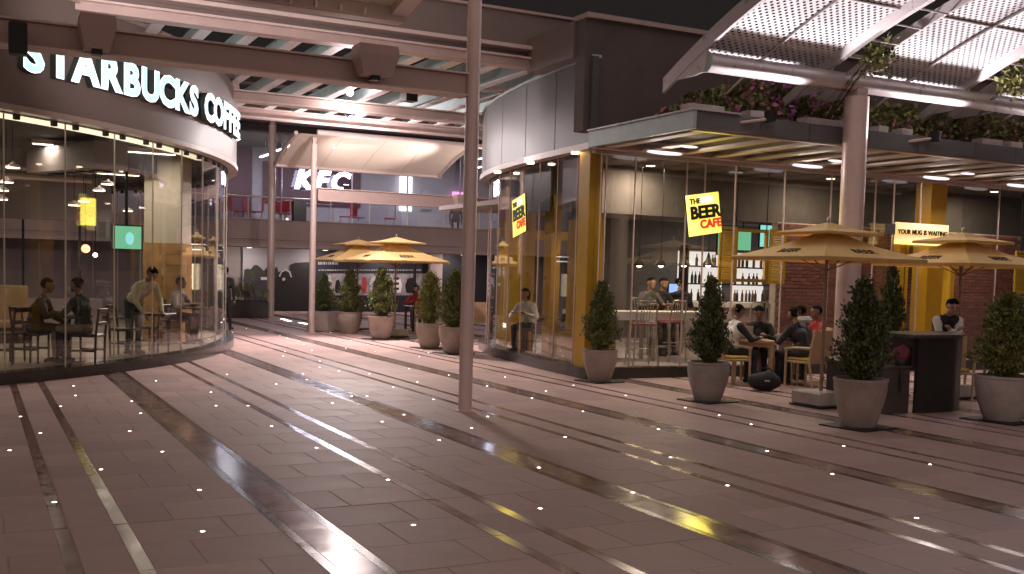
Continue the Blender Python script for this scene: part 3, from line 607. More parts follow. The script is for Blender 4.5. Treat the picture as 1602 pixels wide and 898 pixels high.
# white lined canopy over the plaza at the top of the frame
def flat_canopy(label, x0, x1, yb, ya, zb, slope, group=None):
    t = thing('lined_canopy', label, 'canopy', ((x0 + x1) / 2, yb, zb), 0, group)
    zf_ = lambda y: zb + .045 + slope * (yb - y) - .012 * (yb - y) ** 2
    ys = [yb - .25 - (yb - .25 - ya) * k / 16 for k in range(17)]
    n = max(1, int(round((x1 - x0 - .4) / 2.0))); w = (x1 - x0 - .4) / n
    for i in range(n):
        V, Fc, UV = canopy_sheet(x0 + .2 + w * i + .006, x0 + .2 + w * (i + 1) - .006, ys, lambda y: zf_(y) + .03); sheet_obj('lining_panel', V, Fc, UV, 'canopy_panel', t)
    MB().box((x0, yb - .26, zb - .05), (x1, yb, zb + .14), .03).build('back_rim', 'rim', t)
    for x in (x0, x1 - .22):
        mb = MB()
        for k in range(16):
            a, b = ys[k] + (.0 if k else -.012), ys[k + 1]
            mb.add([(x, a, zf_(a) - .09), (x + .22, a, zf_(a) - .09), (x + .22, b, zf_(b) - .09), (x, b, zf_(b) - .09), (x, a, zf_(a) + .09), (x + .22, a, zf_(a) + .09), (x + .22, b, zf_(b) + .09), (x, b, zf_(b) + .09)], [(3, 2, 1, 0), (4, 5, 6, 7), (0, 1, 5, 4), (1, 2, 6, 5), (2, 3, 7, 6), (3, 0, 4, 7)])
        mb.build('side_rim', 'rim', t)
    x = x0 + .5
    while x < x1 - .3: MB().box((x, yb - .30, zb - .02), (x + .03, yb - .262, zb + .05)).build('bolt', 'steel', t); x += .31
    return t
flat_canopy('white lined arched canopy with thick brown rim overhead at the top edge', -3.6, 4.92, 13.0, 4.5, 4.93, .22)

# far canopy, its beam and lights
fc = thing('far_canopy', 'arched pale canopy glowing over the far parasols in front of the upper terrace', 'canopy', (10.5, 28.1, 5.2))
prof = [(30.3, 4.70), (29.7, 4.92), (29.1, 5.12), (28.5, 5.27), (28.1, 5.35)]
def zpf(y): return float(np.interp(y, [p[0] for p in prof][::-1], [p[1] for p in prof][::-1]))
for k in range(4):
    xa = 7.85 + k * 1.25; V, Fc, UV = canopy_sheet(xa + .005, xa + 1.245, [p[0] for p in prof], zpf, nx=3); sheet_obj('lining_panel', V, Fc, UV, 'canopy_panel', fc)
MB().box((7.75, 30.30, 4.62), (12.95, 30.44, 4.76), .02).build('back_rim', 'rim', fc)
for x in (7.76, 12.86):
    MB().tube([(x, a, b) for a, b in prof], .06, 8).build('side_rim', 'rim', fc)
MB().tube([(8.3, 28.0, 5.40), (17.5, 28.0, 5.40)], .075, 14).build('tube', 'steel', fc)
lb = thing('terrace_beam', 'pale brown beam spanning below the glowing far canopy', 'beam', (11.5, 28.1, 3.95))
MB().box((8.36, 28.02, 3.60), (18, 28.18, 3.90), .006).build('web', 'beam', lb); MB().box((8.36, 27.96, 3.575), (18, 28.24, 3.598)).build('flange', 'steel', lb); MB().box((8.36, 27.96, 3.902), (18, 28.24, 3.925)).build('flange', 'steel', lb)
flood_box('brown tapered uplight box on the beam below the far canopy', (12.55, 27.80, 3.80), .50, .32, (10.5, 28.9, 5.3), 420)
t = thing('loudspeaker', 'black loudspeaker hung on the beam below the far canopy', 'speaker', (9.05, 27.9, 3.95)); p = ony(468, 330, 27.85)
MB().box((p.x - .17, 27.74, p.z - .27), (p.x + .17, 27.95, p.z + .27), .012).build('cabinet', 'black', t); MB().box((p.x - .15, 27.73, p.z - .25), (p.x + .15, 27.739, p.z + .25)).build('grille', 'black_metal', t); MB().box((p.x - .02, 27.951, p.z), (p.x + .02, 28.02, p.z + .05)).build('bracket', 'steel', t)
for i, x in enumerate((9.15, 14.0)):
    t = thing('canopy_uplight', ['small uplight near the slim column washing the far canopy', 'small uplight past the plaza column washing the far canopy'][i], 'floodlight', (x, 28.05, 3.93), 0, 'uplights of the far canopy')
    MB().lathe([(.07, 0), (.09, .12)], 14, (x, 28.05, 3.926)).build('housing', 'black_metal', t); MB().lathe([(.08, .121), (.07, .128)], 14, (x, 28.05, 3.926)).build('lens', 'lamp_white', t)
    lamp('uplight', 'SPOT', (x, 28.05, 4.12), 130, (1, .90, .88), t, ((10.2, 11.4)[i], 28.9, 5.2), .08, 140, .8)

# ================================================================== corner cafe on the right
cafe = thing('corner_cafe', 'corner cafe with glass walls, yellow columns and curved grey fascia', 'building', (12, 18, 0))
curve = spline([(9.22, 15.25), (9.30, 16.4), (9.40, 17.5), (9.56, 18.7), (9.78, 19.9), (10.12, 21.2), (10.65, 22.5), (11.5, 23.8), (12.7, 24.8), (14.5, 25.5)], 4)
inner = [(x + .24, y) for x, y in curve]
MB().wall(curve[::-1], .30, 0, .19).build('plinth', 'plinth', cafe)
MB().box((9.21, 15.20, 0), (17.0, 15.44, .185)).build('plinth', 'plinth', cafe); MB().box((18.2, 15.20, 0), (24, 15.44, .185)).build('plinth', 'plinth', cafe)
MB().prism([(9.45, 15.45), (24, 15.45), (24, 26.5), (14.5, 26.5)] + [(x + .31, y) for x, y in curve[::-1][:-2]], 0, .15).build('floor', 'cafe_floor' if 'cafe_floor' in M else 'grey_wall', cafe)
MB().prism([(9.35, 15.45), (24, 15.45), (24, 26.5), (14.5, 26.5)] + [(x + .25, y) for x, y in curve[::-1][:-2]], 3.92, 4.02).build('ceiling', 'ceiling_dark', cafe)
fz = MB().wall([(x - .02, y) for x, y in curve][::-1], .12, 3.97, 5.36).build('curved_fascia', 'fascia_grey', cafe, smooth=True)
MB().wall([(x - .07, y - .01) for x, y in curve][::-1], .22, 3.86, 3.965).build('lower_rim', 'rim', fz, smooth=True)
MB().wall([(x - .05, y) for x, y in curve][::-1], .18, 5.362, 5.41).build('coping', 'slat_teal', fz, smooth=True)
for k in range(5, len(curve) - 2, 5): MB().tube([(curve[k][0] - .021, curve[k][1], 3.98), (curve[k][0] - .021, curve[k][1], 5.35)], .004, 6).build('panel_joint', 'fascia_grey', fz)
for k in (2, 9, 16): MB().lathe([(.07, 0), (.07, .03)], 12, (curve[k][0] - .02, curve[k][1], 3.83)).build('rim_lamp', 'lamp_warm', fz)
MB().box((9.14, 15.17, 3.98), (9.26, 15.246, 5.37)).build('fascia_end', 'fascia_grey', cafe)
# upper wall with pier
MB().box((9.03, 15.25, 4.15), (26, 15.55, 5.98)).build('upper_wall', 'render_wall', cafe); MB().box((9.0, 15.15, 5.981), (26, 15.6, 6.06)).build('coping', 'rim', cafe)
MB().box((8.98, 15.55, 5.38), (9.30, 17.2, 5.98)).build('pier_side', 'fascia_brown', cafe)
# glass of the curved side and of the straight front
cl = [(x + .20, y) for x, y in curve]
step_ = 3
for k in range(0, len(cl) - step_, step_):
    seg = cl[k:k + step_ + 1]; MB().wall(seg[::-1], .012, .19, 3.86).build('pane', 'glass_dark', cafe); MB().tube([(seg[0][0] - .006, seg[0][1], .19), (seg[0][0] - .006, seg[0][1], 3.86)], .010, 6).build('seam', 'steel', cafe)
xs = [9.55, 10.14, 11.22, 11.62, 12.30, 13.45, 14.60, 15.75, 16.25, 17.0]
for a, b in zip(xs[:-1], xs[1:]): MB().box((a + .004, 15.30, .186), (b - .004, 15.312, 3.80)).build('pane', 'glass_dark', cafe)
for x in xs: MB().box((x - .008, 15.290, .186), (x + .008, 15.322, 3.80)).build('seam', 'steel', cafe)
for a, b in ((18.2, 19.3), (19.3, 20.5), (20.5, 21.8), (21.8, 23)):
    MB().box((a + .004, 15.30, .186), (b - .004, 15.312, 3.80)).build('pane', 'glass_dark', cafe); MB().box((b - .008, 15.290, .186), (b + .008, 15.322, 3.80)).build('seam', 'steel', cafe)
MB().box((9.30, 15.26, 3.80), (24, 15.40, 3.93)).build('header', 'rim', cafe)
# yellow columns
for (x0, x1, y0, y1) in ((9.32, 9.58, 15.46, 15.80), (17.45, 17.90, 15.45, 15.85)):
    MB().box((x0, y0, .151), (x1, y1, 3.90), .01).build('yellow_column', 'yellow_paint', cafe)
for k in (6, 10, 15, 20, 25): x, y = cl[k]; MB().box((x + .35, y - .12, .151), (x + .55, y + .18, 3.90), .008).build('yellow_column', 'yellow_paint', cafe)
MB().box((9.62, 15.45, .151), (9.95, 15.75, .62)).build('yellow_dado', 'yellow_paint', cafe)
MB().wall([(x + .30, y) for x, y in curve[1:7]][::-1], .05, .16, .72).build('yellow_dado', 'yellow_paint', cafe)
# dropped bulkhead and rear walls
MB().box((10.2, 17.6, 2.98), (24, 17.75, 3.92)).build('bulkhead', 'ceiling_dark', cafe); MB().box((10.2, 17.751, 3.25), (24, 24, 3.35)).build('dropped_ceiling', 'soffit', cafe)
MB().box((13.6, 23.3, .15), (24, 23.5, 3.92)).build('back_wall', 'ceiling_dark', cafe); MB().box((11.4, 22.5, .15), (11.7, 22.8, 3.92)).build('yellow_column', 'yellow_paint', cafe); MB().box((13.1, 21.5, .15), (13.4, 21.8, 3.24)).build('yellow_column', 'yellow_paint', cafe)
for (x0, x1, z0, z1) in ((10.6, 13.0, 2.55, 2.75),): MB().box((x0, 21.4, z0), (x1, 21.6, z1)).build('yellow_beam', 'yellow_paint', cafe)
# panels hung inside the curved glass
for k0, k1, z0, z1 in ((8, 14, 2.95, 3.80), (2, 7, 2.75, 3.84)):
    MB().wall([(x + .30, y) for x, y in curve[k0:k1]][::-1], .03, z0, z1).build('hung_panel', 'fascia_grey', cafe)

# terrace canopy with louvre slats
tc = thing('terrace_canopy', 'flat grey edged canopy with louvre slats along the cafe front', 'canopy', (15, 13.7, 3.85))
MB().box((9.08, 12.29, 3.865), (9.14, 15.15, 4.125)).build('end_fascia', 'slat_teal', tc); MB().box((9.05, 12.26, 4.126), (9.9, 15.15, 4.15)).build('end_coping', 'steel_light', tc)
xx = 9.145
for w in (1.15, .95, 1.25, 1.05, 1.3, 1.0, 1.2, 1.1, 1.4):
    MB().box((xx, 12.29, 3.865), (xx + w - .006, 12.345, 4.125), .003).build('front_panel', 'fascia_grey', tc); xx += w
MB().box((9.145, 12.346, 3.85), (19.5, 12.46, 3.93)).build('front_channel', 'beam', tc)
x = 9.40
while x < 19.4:
    MB().box((x - .10, 12.47, 3.865), (x + .10, 14.98, 3.91), .008).build('louvre_slat', 'louvre_tan', tc); x += .735
MB().box((9.15, 14.985, 3.85), (19.5, 15.145, 3.98)).build('rear_channel', 'beam', tc)
MB().box((9.15, 12.47, 4.02), (19.5, 14.98, 4.05)).build('deck', 'ceiling_dark', tc)
for i, (px, py, w) in enumerate(((1100, 160, .62), (1178, 176, .26), (1290, 190, .9), (1375, 202, .2), (1412, 208, .24), (1545, 225, .5), (1583, 228, .3))):
    p = ony(px, py, 12.5); MB().box((p.x - w / 2, 12.40, 4.126), (p.x + w / 2, 12.62, 4.24), .006).build('trough', 'pot_pale', tc)
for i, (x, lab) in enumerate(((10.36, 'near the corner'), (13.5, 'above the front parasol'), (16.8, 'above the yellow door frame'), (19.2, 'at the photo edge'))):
    t = thing('canopy_lamp', 'long oval white lamp under the slatted canopy ' + lab, 'lamp', (x, 14.75, 3.83), 0, 'lamps under the slatted canopy')  # glowing ovals paint in the soft wash of light on the header
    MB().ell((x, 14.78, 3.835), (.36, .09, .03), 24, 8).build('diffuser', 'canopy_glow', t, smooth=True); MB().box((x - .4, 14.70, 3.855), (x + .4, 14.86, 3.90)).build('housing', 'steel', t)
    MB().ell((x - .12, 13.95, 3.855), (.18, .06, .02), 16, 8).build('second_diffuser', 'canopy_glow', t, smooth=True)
    lamp('downlight', 'AREA', (x, 14.60, 3.78), 34, (1, .88, .82), t, (x, 12.6, 0), .8, size_y=.15)  # added area light, throws extra light down and forward
# floodlights on the canopy edge that wash the perforated roof
for i, x in enumerate((10.42, 13.8, 17.2)):
    t = thing('arm_floodlight', ['floodlight on a bracket at the canopy edge near the corner', 'floodlight on a bracket at the canopy edge past the thick column', 'floodlight on a bracket at the canopy edge beyond the frame'][i], 'floodlight', (x, 12.2, 4.1), 0, 'floodlights on the canopy edge')
    MB().tube([(x - .5, 12.30, 4.02), (x - .05, 12.16, 4.10)], .022, 8).build('arm', 'beam', t); MB().tube([(x - .05, 12.16, 4.05), (x - .05, 12.17, 4.19)], [.075, .095], 16).build('housing', 'black_metal', t)
    MB().tube([(x - .05, 12.171, 4.180), (x - .05, 12.172, 4.186)], .08, 16).build('lens', 'lamp_white', t)
    lamp('flood', 'SPOT', (x - .05, 12.14, 4.26), 480, (1, .91, .95), t, (x - .5, 11.35, 5.2), .05, 155, .6)

# bricks inside the cafe, right half
bw = thing('brick_wall', 'red brown brick wall inside the cafe behind the glass', 'wall', (17.5, 17.2, .15))
MB().box((14.95, 17.16, .15), (22.5, 17.35, 2.97)).build('core', 'mortar', bw)
bme = MB().box((0, 0, 0), (.22, .06, .065), .004).mesh('brick', 'brick'); bl = []
for r in range(37):
    for c in range(34):
        x = 14.96 + c * .23 + (.115 if r % 2 else 0); z = .18 + r * .075
        if x + .22 < 22.5: bl.append((x, z))
vis = [b for b in bl if seen((b[0], 17.1, b[1]), 0)]
vis = sorted(vis, key=lambda b: abs(b[1] - 2.1) + max(0, b[0] - 19.5) * .6)[:300]; vs_ = set(vis)
for (x, z) in vis: o = link('brick', bme, bw); o.location = (x - 17.5, 17.115 - 17.2 + random.uniform(0, .006), z - .15)
rest = MB()
for (x, z) in bl:
    if (x, z) not in vs_: rest.box((x, 17.118, z), (x + .22, 17.17, z + .065))
rest.build('brick_field', 'brick', bw, kind='stuff')

# shutters
def shutter(parent, x0, x1, z0, z1, y, nm='shutter'):
    mb = MB(); fr = .05
    for a in ((x0, z0, x0 + fr, z1), (x1 - fr, z0, x1, z1), (x0 + fr, z0, x1 - fr, z0 + fr), (x0 + fr, z1 - fr, x1 - fr, z1)): mb.box((a[0], y - .02, a[1]), (a[2], y + .02, a[3]))
    o = mb.build(nm, 'yellow_shutter', parent); sl = MB(); z = z0 + fr + .02
    while z < z1 - fr - .02: sl.obox(((x0 + x1) / 2, y, z), ((x1 - x0) / 2 - fr, 0, 0), (0, .018, .018), (0, -.004, .004)); z += .046
    sl.build('louvre', 'yellow_shutter', o, kind='stuff'); return o
def hatch(label, p0, p1, y):                      # p0, p1: pixels of the frame corners
    a, b = ony(*p0, y), ony(*p1, y); t = thing('shutter_window', label, 'window', (a.x, y, b.z), 0, 'yellow shutter windows')
    for q in ((a.x, b.z, a.x + .06, a.z), (b.x - .06, b.z, b.x, a.z), (a.x + .061, b.z, b.x - .061, b.z + .06), (a.x + .061, a.z - .06, b.x - .061, a.z)): MB().box((q[0], y - .03, q[1]), (q[2], y + .03, q[3])).build('frame_bar', 'yellow_paint', t)
    w = (b.x - a.x) * .50
    shutter(t, a.x - w, a.x - .005, b.z - .02, a.z + .02, y - .06); shutter(t, b.x + .005, b.x + w, b.z - .02, a.z + .02, y - .06)
    MB().tube([(a.x + .03, y, a.z), (a.x + .03, y, 3.9)], .012, 6).build('hanger', 'black_metal', t); MB().tube([(b.x - .03, y, a.z), (b.x - .03, y, 3.9)], .012, 6).build('hanger', 'black_metal', t)
    return t
hatch('yellow shutter window hung over the bar, left of the front parasol', (1150, 357), (1198, 442), 15.9)
a = ony(1440, 395, 17.0)
t = thing('yellow_shutter_door', 'tall yellow louvred shutter beside the brick wall at the entrance', 'shutter', (19.2, 17.0, .15)); shutter(t, 18.95, 19.62, .16, 2.55, 17.03)
t = thing('yellow_shutter_panel', 'yellow louvred shutter cut off by the right edge of the photo', 'shutter', (21.6, 16.6, 1.2)); p = ony(1598, 360, 16.6); shutter(t, p.x - .15, p.x + .5, 1.6, 2.6, 16.6); MB().tube([(p.x, 16.6, 2.6), (p.x, 16.6, 3.92)], .012, 6).build('hanger', 'black_metal', t)
# entrance portal
po = thing('entrance_portal', 'yellow painted door frame at the cafe entrance', 'door frame', (17.0, 15.1, 0))
pa = G(1396, 590); xP = 16.35
MB().box((xP - .18, 15.0, 0.0), (xP - .06, 15.19, 2.66)).build('post', 'yellow_paint', po); MB().box((xP + .0, 15.02, 0.0), (xP + .08, 15.17, 2.66)).build('post', 'yellow_paint', po)
MB().box((xP + 1.25, 15.0, 0.0), (xP + 1.37, 15.19, 2.66)).build('post', 'yellow_paint', po); MB().box((xP - .18, 15.01, 2.662), (xP + 1.37, 15.18, 2.76)).build('lintel', 'yellow_paint', po)
ms = thing('mug_sign', 'orange yellow lit board with black lettering above the cafe entrance', 'sign', (17, 14.95, 2.8))
a, b = ony(1403, 349, 14.95), ony(1483, 380, 14.95)
MB().box((a.x, 14.95, a.z - .32), (b.x, 15.0, a.z + .02)).build('board', 'mug_yellow', ms); MB().box((a.x, 14.95, a.z - .40), (b.x, 15.0, a.z - .322)).build('lower_band', 'mug_bright', ms)
MB().box((a.x - .25, 14.97, a.z - .22), (a.x - .01, 15.0, a.z - .02)).build('side_plate', 'fascia_grey', ms)
for q in (a.x + .2, b.x - .2): MB().box((q - .02, 15.001, a.z - .2), (q + .02, 15.02, a.z - .1)).build('standoff', 'black_metal', ms); 
place_text('lettering', 'YOUR MUG IS WAITING', .126, 'beer_black', face_matrix(((a.x + b.x) / 2, 14.94, a.z - .20), (1, 0, 0), (0, 0, 1)), ms, .01, .004)
# tilted square signs
def beer_sign(label, c, right, n):
    c = Vector(c); r = Vector(right).normalized(); t = thing('square_sign', label, 'sign', c, 0, 'yellow square signs on the cafe glass'); up = Vector((0, 0, 1)); n = Vector(n).normalized()
    ca, sa = math.cos(R_(9)), math.sin(R_(9)); r2 = r * ca + up * sa; u2 = up * ca - r * sa
    h = .36
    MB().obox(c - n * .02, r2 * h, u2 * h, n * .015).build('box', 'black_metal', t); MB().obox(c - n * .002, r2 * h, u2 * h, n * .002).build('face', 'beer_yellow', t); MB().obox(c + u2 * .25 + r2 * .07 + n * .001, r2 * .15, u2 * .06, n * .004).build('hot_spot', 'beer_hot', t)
    def w(s, size, m, dx, dz, bold, sh=0): place_text('lettering', s, size, m, face_matrix(c + r2 * dx + u2 * dz + n * .012, r2, u2), t, .012, bold, shear=sh)
    w('THE', .13, 'beer_black', -.17, .20, .004); w('BEER', .30, 'beer_black', .03, -.06, .014); w('CAFE', .20, 'beer_red', .13, -.24, .010)
    MB().tube([c - n * .03 - up * .3, c - n * .14 - up * .3], .02, 8).build('bracket', 'black_metal', t); MB().tube([c - n * .03 + up * .3, c - n * .14 + up * .3], .02, 8).build('bracket', 'black_metal', t)
    lamp('sign_glow', 'AREA', c + n * .12, 9, (1, .78, .10), t, c + n * 2, .6)
    return t
beer_sign('tilted yellow square sign with black and red lettering on the straight cafe front', ony(1101, 335, 15.16), (1, 0, 0), (0, -1, 0))
k = 9; dv = Vector((curve[k + 1][0] - curve[k - 1][0], curve[k + 1][1] - curve[k - 1][1], 0)).normalized(); cs = None
for kk in range(len(curve)):
    if abs(project((curve[kk][0] - .1, curve[kk][1], 2.8))[0] - 812) < 8 and cs is None: cs = kk
cs = cs or 12; dv = Vector((curve[cs + 1][0] - curve[cs - 1][0], curve[cs + 1][1] - curve[cs - 1][1], 0)).normalized()
beer_sign('tilted yellow square sign seen edge on at the curved cafe glass', (curve[cs][0] - .12, curve[cs][1], 2.86), -dv, Vector((-dv.y, dv.x, 0)))

# bar inside
bt = thing('bar_table', 'long white high table inside the cafe window with bar chairs', 'table', (11.5, 17.0, .15))
MB().box((9.95, 16.75, 1.02), (13.5, 17.35, 1.10), .01).build('table_top', 'white_top', bt); MB().box((9.95, 16.74, .93), (13.5, 16.80, 1.019)).build('apron', 'white_top', bt)
for x in (10.1, 11.7, 13.3):
    for y in (16.85, 17.25): MB().box((x - .03, y - .03, .15), (x + .03, y + .03, 1.018)).build('leg', 'white_metal', bt)
def bar_chair():
    t = thing('bar_chair', 'x', 'chair'); m = 'white_metal'
    MB().box((-.20, -.20, .73), (.20, .20, .765), .012).build('seat', 'red_cushion', t, True)
    for sx in (-1, 1):
        MB().tube([(sx * .23, -.23, 0), (sx * .19, -.18, .72)], .015, 8).build('leg', m, t, True); MB().tube([(sx * .24, .24, 0), (sx * .19, .18, .74), (sx * .19, .24, 1.12)], .015, 8).build('leg', m, t, True)
        MB().tube([(sx * .22, -.21, .28), (sx * .225, .225, .28)], .010, 8).build('foot_rail', m, t, True)
    MB().tube([(-.22, -.21, .28), (.22, -.21, .28)], .010, 8).build('foot_rail', m, t, True)
    MB().tube([(-.19, .24, 1.10), (-.15, .25, 1.17), (.15, .25, 1.17), (.19, .24, 1.10)], .015, 8).build('top_rail', m, t, True)
    for k in range(5): x = -.11 + k * .055; MB().tube([(x, .185, .765), (x, .25, 1.165)], .008, 6).build('spindle', m, t, True)
    MB().tube([(-.19, .185, .80), (.19, .185, .80)], .010, 8).build('lower_rail', m, t, True)
    return t
bc0 = bar_chair(); bu = []
for i, (px, py, lab) in enumerate(((1003, 571, 'first white metal bar chair by the yellow corner column'), (1046, 565, 'second white metal bar chair at the high table, beside the dark conifer'), (1160, 556, 'white metal bar chair behind the man at the laptop table'), (980, 548, 'white metal bar chair on the far side of the high table'))):
    p = G(px, py, .15); p.y = max(p.y, 16.0) if i < 3 else 17.9
    if i == 2: p = Vector((13.9, 16.5, .15))
    place(bc0, bu, p, R_(180) + R_((-14, 10, -20, 175)[i]), lab, 'white metal bar chairs in the cafe')
for i, px in enumerate((1000, 1034, 1070, 1108)):
    p = ony(px, 416, 17.0)
    t = thing('pendant_lamp', 'black cone pendant with warm bulb over the high table, %s from the yellow corner column' % ('first', 'second', 'third', 'fourth')[i], 'lamp', p, 0, 'cone pendants over the high table')
    MB().lathe([(.13, 0), (.11, .05), (.05, .12), (.03, .20), (.015, .26)], 20, p, False).build('shade', 'black_metal', t, smooth=True); MB().ell(p + Vector((0, 0, .02)), (.06, .06, .045), 12, 8).build('bulb', 'lamp_warm', t, smooth=True)
    MB().tube([p + Vector((0, 0, .25)), (p.x, p.y, 3.92)], .006, 6).build('cord', 'black', t)
    lamp('pendant_light', 'POINT', p + Vector((0, 0, -.08)), 9, (1, .72, .38), t, None, .06)
# bar counter, lit shelves with bottles, screens
ct = thing('bar_counter', 'white topped bar counter deep inside the cafe', 'counter', (17, 20, .15))
MB().box((14.3, 19.6, .15), (19.5, 20.2, 1.10)).build('body', 'grey_wall', ct); MB().box((14.2, 19.5, 1.101), (19.6, 20.3, 1.22), .01).build('top', 'white_top', ct)
sh = thing('lit_back_bar', 'brightly lit shelf wall of bottles behind the bar counter', 'shelf', (18, 22.2, .15))
MB().box((16.2, 22.3, .9), (20.4, 22.36, 2.45)).build('light_panel', 'backbar', sh)
for z in (1.15, 1.6, 2.05, 2.46): MB().box((16.2, 21.95, z), (20.4, 22.29, z + .035)).build('shelf_board', 'dark_wood', sh)
for x in (16.2, 17.6, 19.0, 20.35): MB().box((x, 21.94, .15), (x + .05, 22.299, 2.6)).build('upright', 'dark_wood', sh)
bprof = [(.036, 0), (.037, .16), (.030, .20), (.013, .24), (.013, .30)]; bms = [MB().lathe(bprof, 10).mesh('bottle', m, True) for m in ('bottle_dark', 'bottle_green', 'bottle_amber')]
for r, z in enumerate((1.186, 1.636, 2.086)):
    x = 16.35; nb = 0
    while x < 20.2:
        if random.random() < .8 and not any(abs(x - u) < .06 for u in (17.62, 19.02)): o = link('bottle', random.choice(bms)); o.location = (x, 22.1 + random.uniform(-.05, .05), z); tag(o, 'small bottle on the %s lit shelf behind the bar, %s from its near end' % (('lowest', 'middle', 'top')[r], ORD[nb]), 'bottle', 'bottles on the lit back bar'); nb += 1
        x += .125
for i, (px0, px1, py0, py1, y, m) in enumerate(((1152, 1174, 358, 392, 20.5, 'screen_green'), (1190, 1240, 352, 388, 21.5, 'screen_cyan'), (1124, 1134, 362, 398, 19.5, 'screen_green'), (1047, 1063, 444, 458, 18.3, 'screen_blue'))):
    a, b = ony(px0, py0, y), ony(px1, py1, y); t = thing('display_screen', ['glowing green screen seen through the yellow shutter window', 'wide cyan green screen above the bar, right of the shutter window', 'narrow green screen beside the yellow square sign', 'blue laptop screen on the high table'][i], 'screen', ((a.x + b.x) / 2, y, b.z))
    MB().box((a.x - .02, y, b.z - .02), (b.x + .02, y + .05, a.z + .02)).build('casing', 'tv_black', t); MB().box((a.x, y - .006, b.z), (b.x, y - .001, a.z)).build('picture', m, t)
    if i < 3: MB().tube([((a.x + b.x) / 2, y + .03, a.z), ((a.x + b.x) / 2, y + .03, 3.25)], .02, 8).build('hanger', 'black_metal', t)
    else: MB().box((a.x - .02, y - .25, b.z - .05), (b.x + .02, y + .05, b.z - .022)).build('keyboard', 'tv_black', t)
for i, (x, y) in enumerate(((11.5, 19.5), (14.2, 18.8), (16.5, 18.6), (19.2, 18.8), (12.2, 22.0), (16.2, 21.0), (11.6, 17.0), (20.5, 16.4), (15.8, 16.6))):
    t = thing('round_downlight', 'small round ceiling downlight of the cafe ' + ('over the rear tables', 'behind the shutter window', 'over the bar', 'over the bar end', 'at the rear', 'before the lit shelves', 'over the high table', 'behind the entrance', 'over the brick wall')[i], 'lamp', (x, y, 3.2), 0, 'ceiling downlights of the cafe')
    z = 3.24 if y > 17.8 else 3.91
    MB().lathe([(.10, -.03), (.10, -.002)], 16, (x, y, z)).build('ring', 'steel', t); MB().lathe([(.085, -.036), (.08, -.031)], 16, (x, y, z)).build('lens', 'lamp_soft', t)
    lamp('downlight', 'AREA', (x, y, z - .06), (62 if x < 12 else 38) if y < 17.2 else 20, (1, .80, .56), t, (x, y, 0), .3)

# ================================================================== two-storey block at the end of the passage
kb = thing('terrace_building', 'two storey block with open lit upper terrace at the end of the passage', 'building', (14, 41, 0))
YB = 40.0
MB().box((0, YB, 2.62), (34, YB + .25, 3.52)).build('balcony_wall', 'balcony_wall', kb); MB().box((0, YB - .06, 2.50), (34, YB + .3, 2.618)).build('balcony_lip', 'rim', kb); MB().box((0, YB - .03, 3.521), (34, YB + .28, 3.56)).build('balcony_coping', 'rim', kb)
MB().box((0, YB - .035, 2.80), (34, YB - .001, 2.83)).build('shadow_groove', 'rim', kb)
MB().box((0, YB + .3, 2.50), (34, YB + 10, 3.40)).build('terrace_slab', 'soffit', kb)
MB().box((0, 42.3, 0), (34, 42.6, 2.50)).build('lower_wall', 'grey_wall', kb)
for x in (7.7, 17.4, 21): MB().box((x, 41.7, 0), (x + .55, 42.29, 2.50)).build('lower_pier', 'balcony_wall', kb)
for x in (16.6,): MB().tube([(x, 41.5, 0), (x, 41.5, 2.5)], .06, 10).build('downpipe', 'black_metal', kb)
x = 4.5
while x < 24:
    MB().box((x, YB + .10, 3.561), (x + 1.55, YB + .112, 4.35)).build('balustrade_pane', 'glass', kb); MB().tube([(x - .02, YB + .106, 3.561), (x - .02, YB + .106, 4.36)], .022, 8).build('baluster', 'steel', kb); x += 1.6
MB().tube([(4.4, YB + .106, 4.39), (24, YB + .106, 4.39)], .03, 8).build('handrail', 'steel', kb)
MB().box((0, 47.0, 3.40), (34, 47.3, 7.6)).build('rear_wall', 'kfc_wall', kb); MB().box((7.6, 46.9, 3.40), (11.0, 46.99, 7.0)).build('rear_panel', 'kfc_purple', kb); MB().box((11.5, 46.9, 4.6), (16.0, 46.99, 6.4)).build('rear_panel', 'kfc_purple', kb)
MB().box((0, YB + 1.2, 7.0), (34, 47.0, 7.3)).build('terrace_roof', 'ceiling_dark', kb); MB().box((0, YB - .3, 7.3), (34, 48, 7.9)).build('roof_edge', 'fascia_brown', kb)
for x in (8.6, 10.9, 13.8, 16.2, 18.6, 20.8): MB().tube([(x, YB + 1.5, 3.41), (x, YB + 1.5, 7.0)], .035, 8).build('glazing_post', 'steel_light', kb)
for x0 in (8.65, 10.95, 13.85, 16.25, 18.65): MB().box((x0, YB + 1.5, 3.42), (x0 + 2.1, YB + 1.51, 6.98)).build('glazing_pane', 'glass', kb)
for x, m, w in ((19.0, 'kfc_wall', .5), (20.6, 'purple_screen', 1.3), (23.6, 'poster_white', .8)): MB().box((x, 46.80, 4.7), (x + w, 46.89, 5.6)).build('lit_panel', m, kb)
MB().box((17.9, 46.8, 4.55), (18.5, 46.89, 6.2)).build('lit_panel', 'poster_white', kb)
for i, x in enumerate((9.5, 12.5, 15.5, 18.5)):
    t = thing('soffit_downlight', 'round downlight under the terrace slab, ' + ('above the palm planter', 'above the grey print', 'above the navy advert', 'furthest to the right')[i], 'lamp', (x, 40.8, 2.48), 0, 'downlights under the terrace slab')  # lights added under the slab to brighten the dark hoarding
    MB().lathe([(.12, -.03), (.12, -.002)], 16, (x, 40.8, 2.50)).build('ring', 'steel', t); MB().lathe([(.10, -.036), (.095, -.031)], 16, (x, 40.8, 2.50)).build('lens', 'lamp_soft', t)
    lamp('downlight', 'AREA', (x, 40.8, 2.45), 30, (1, .86, .80), t, (x, 41.5, 0), .3)
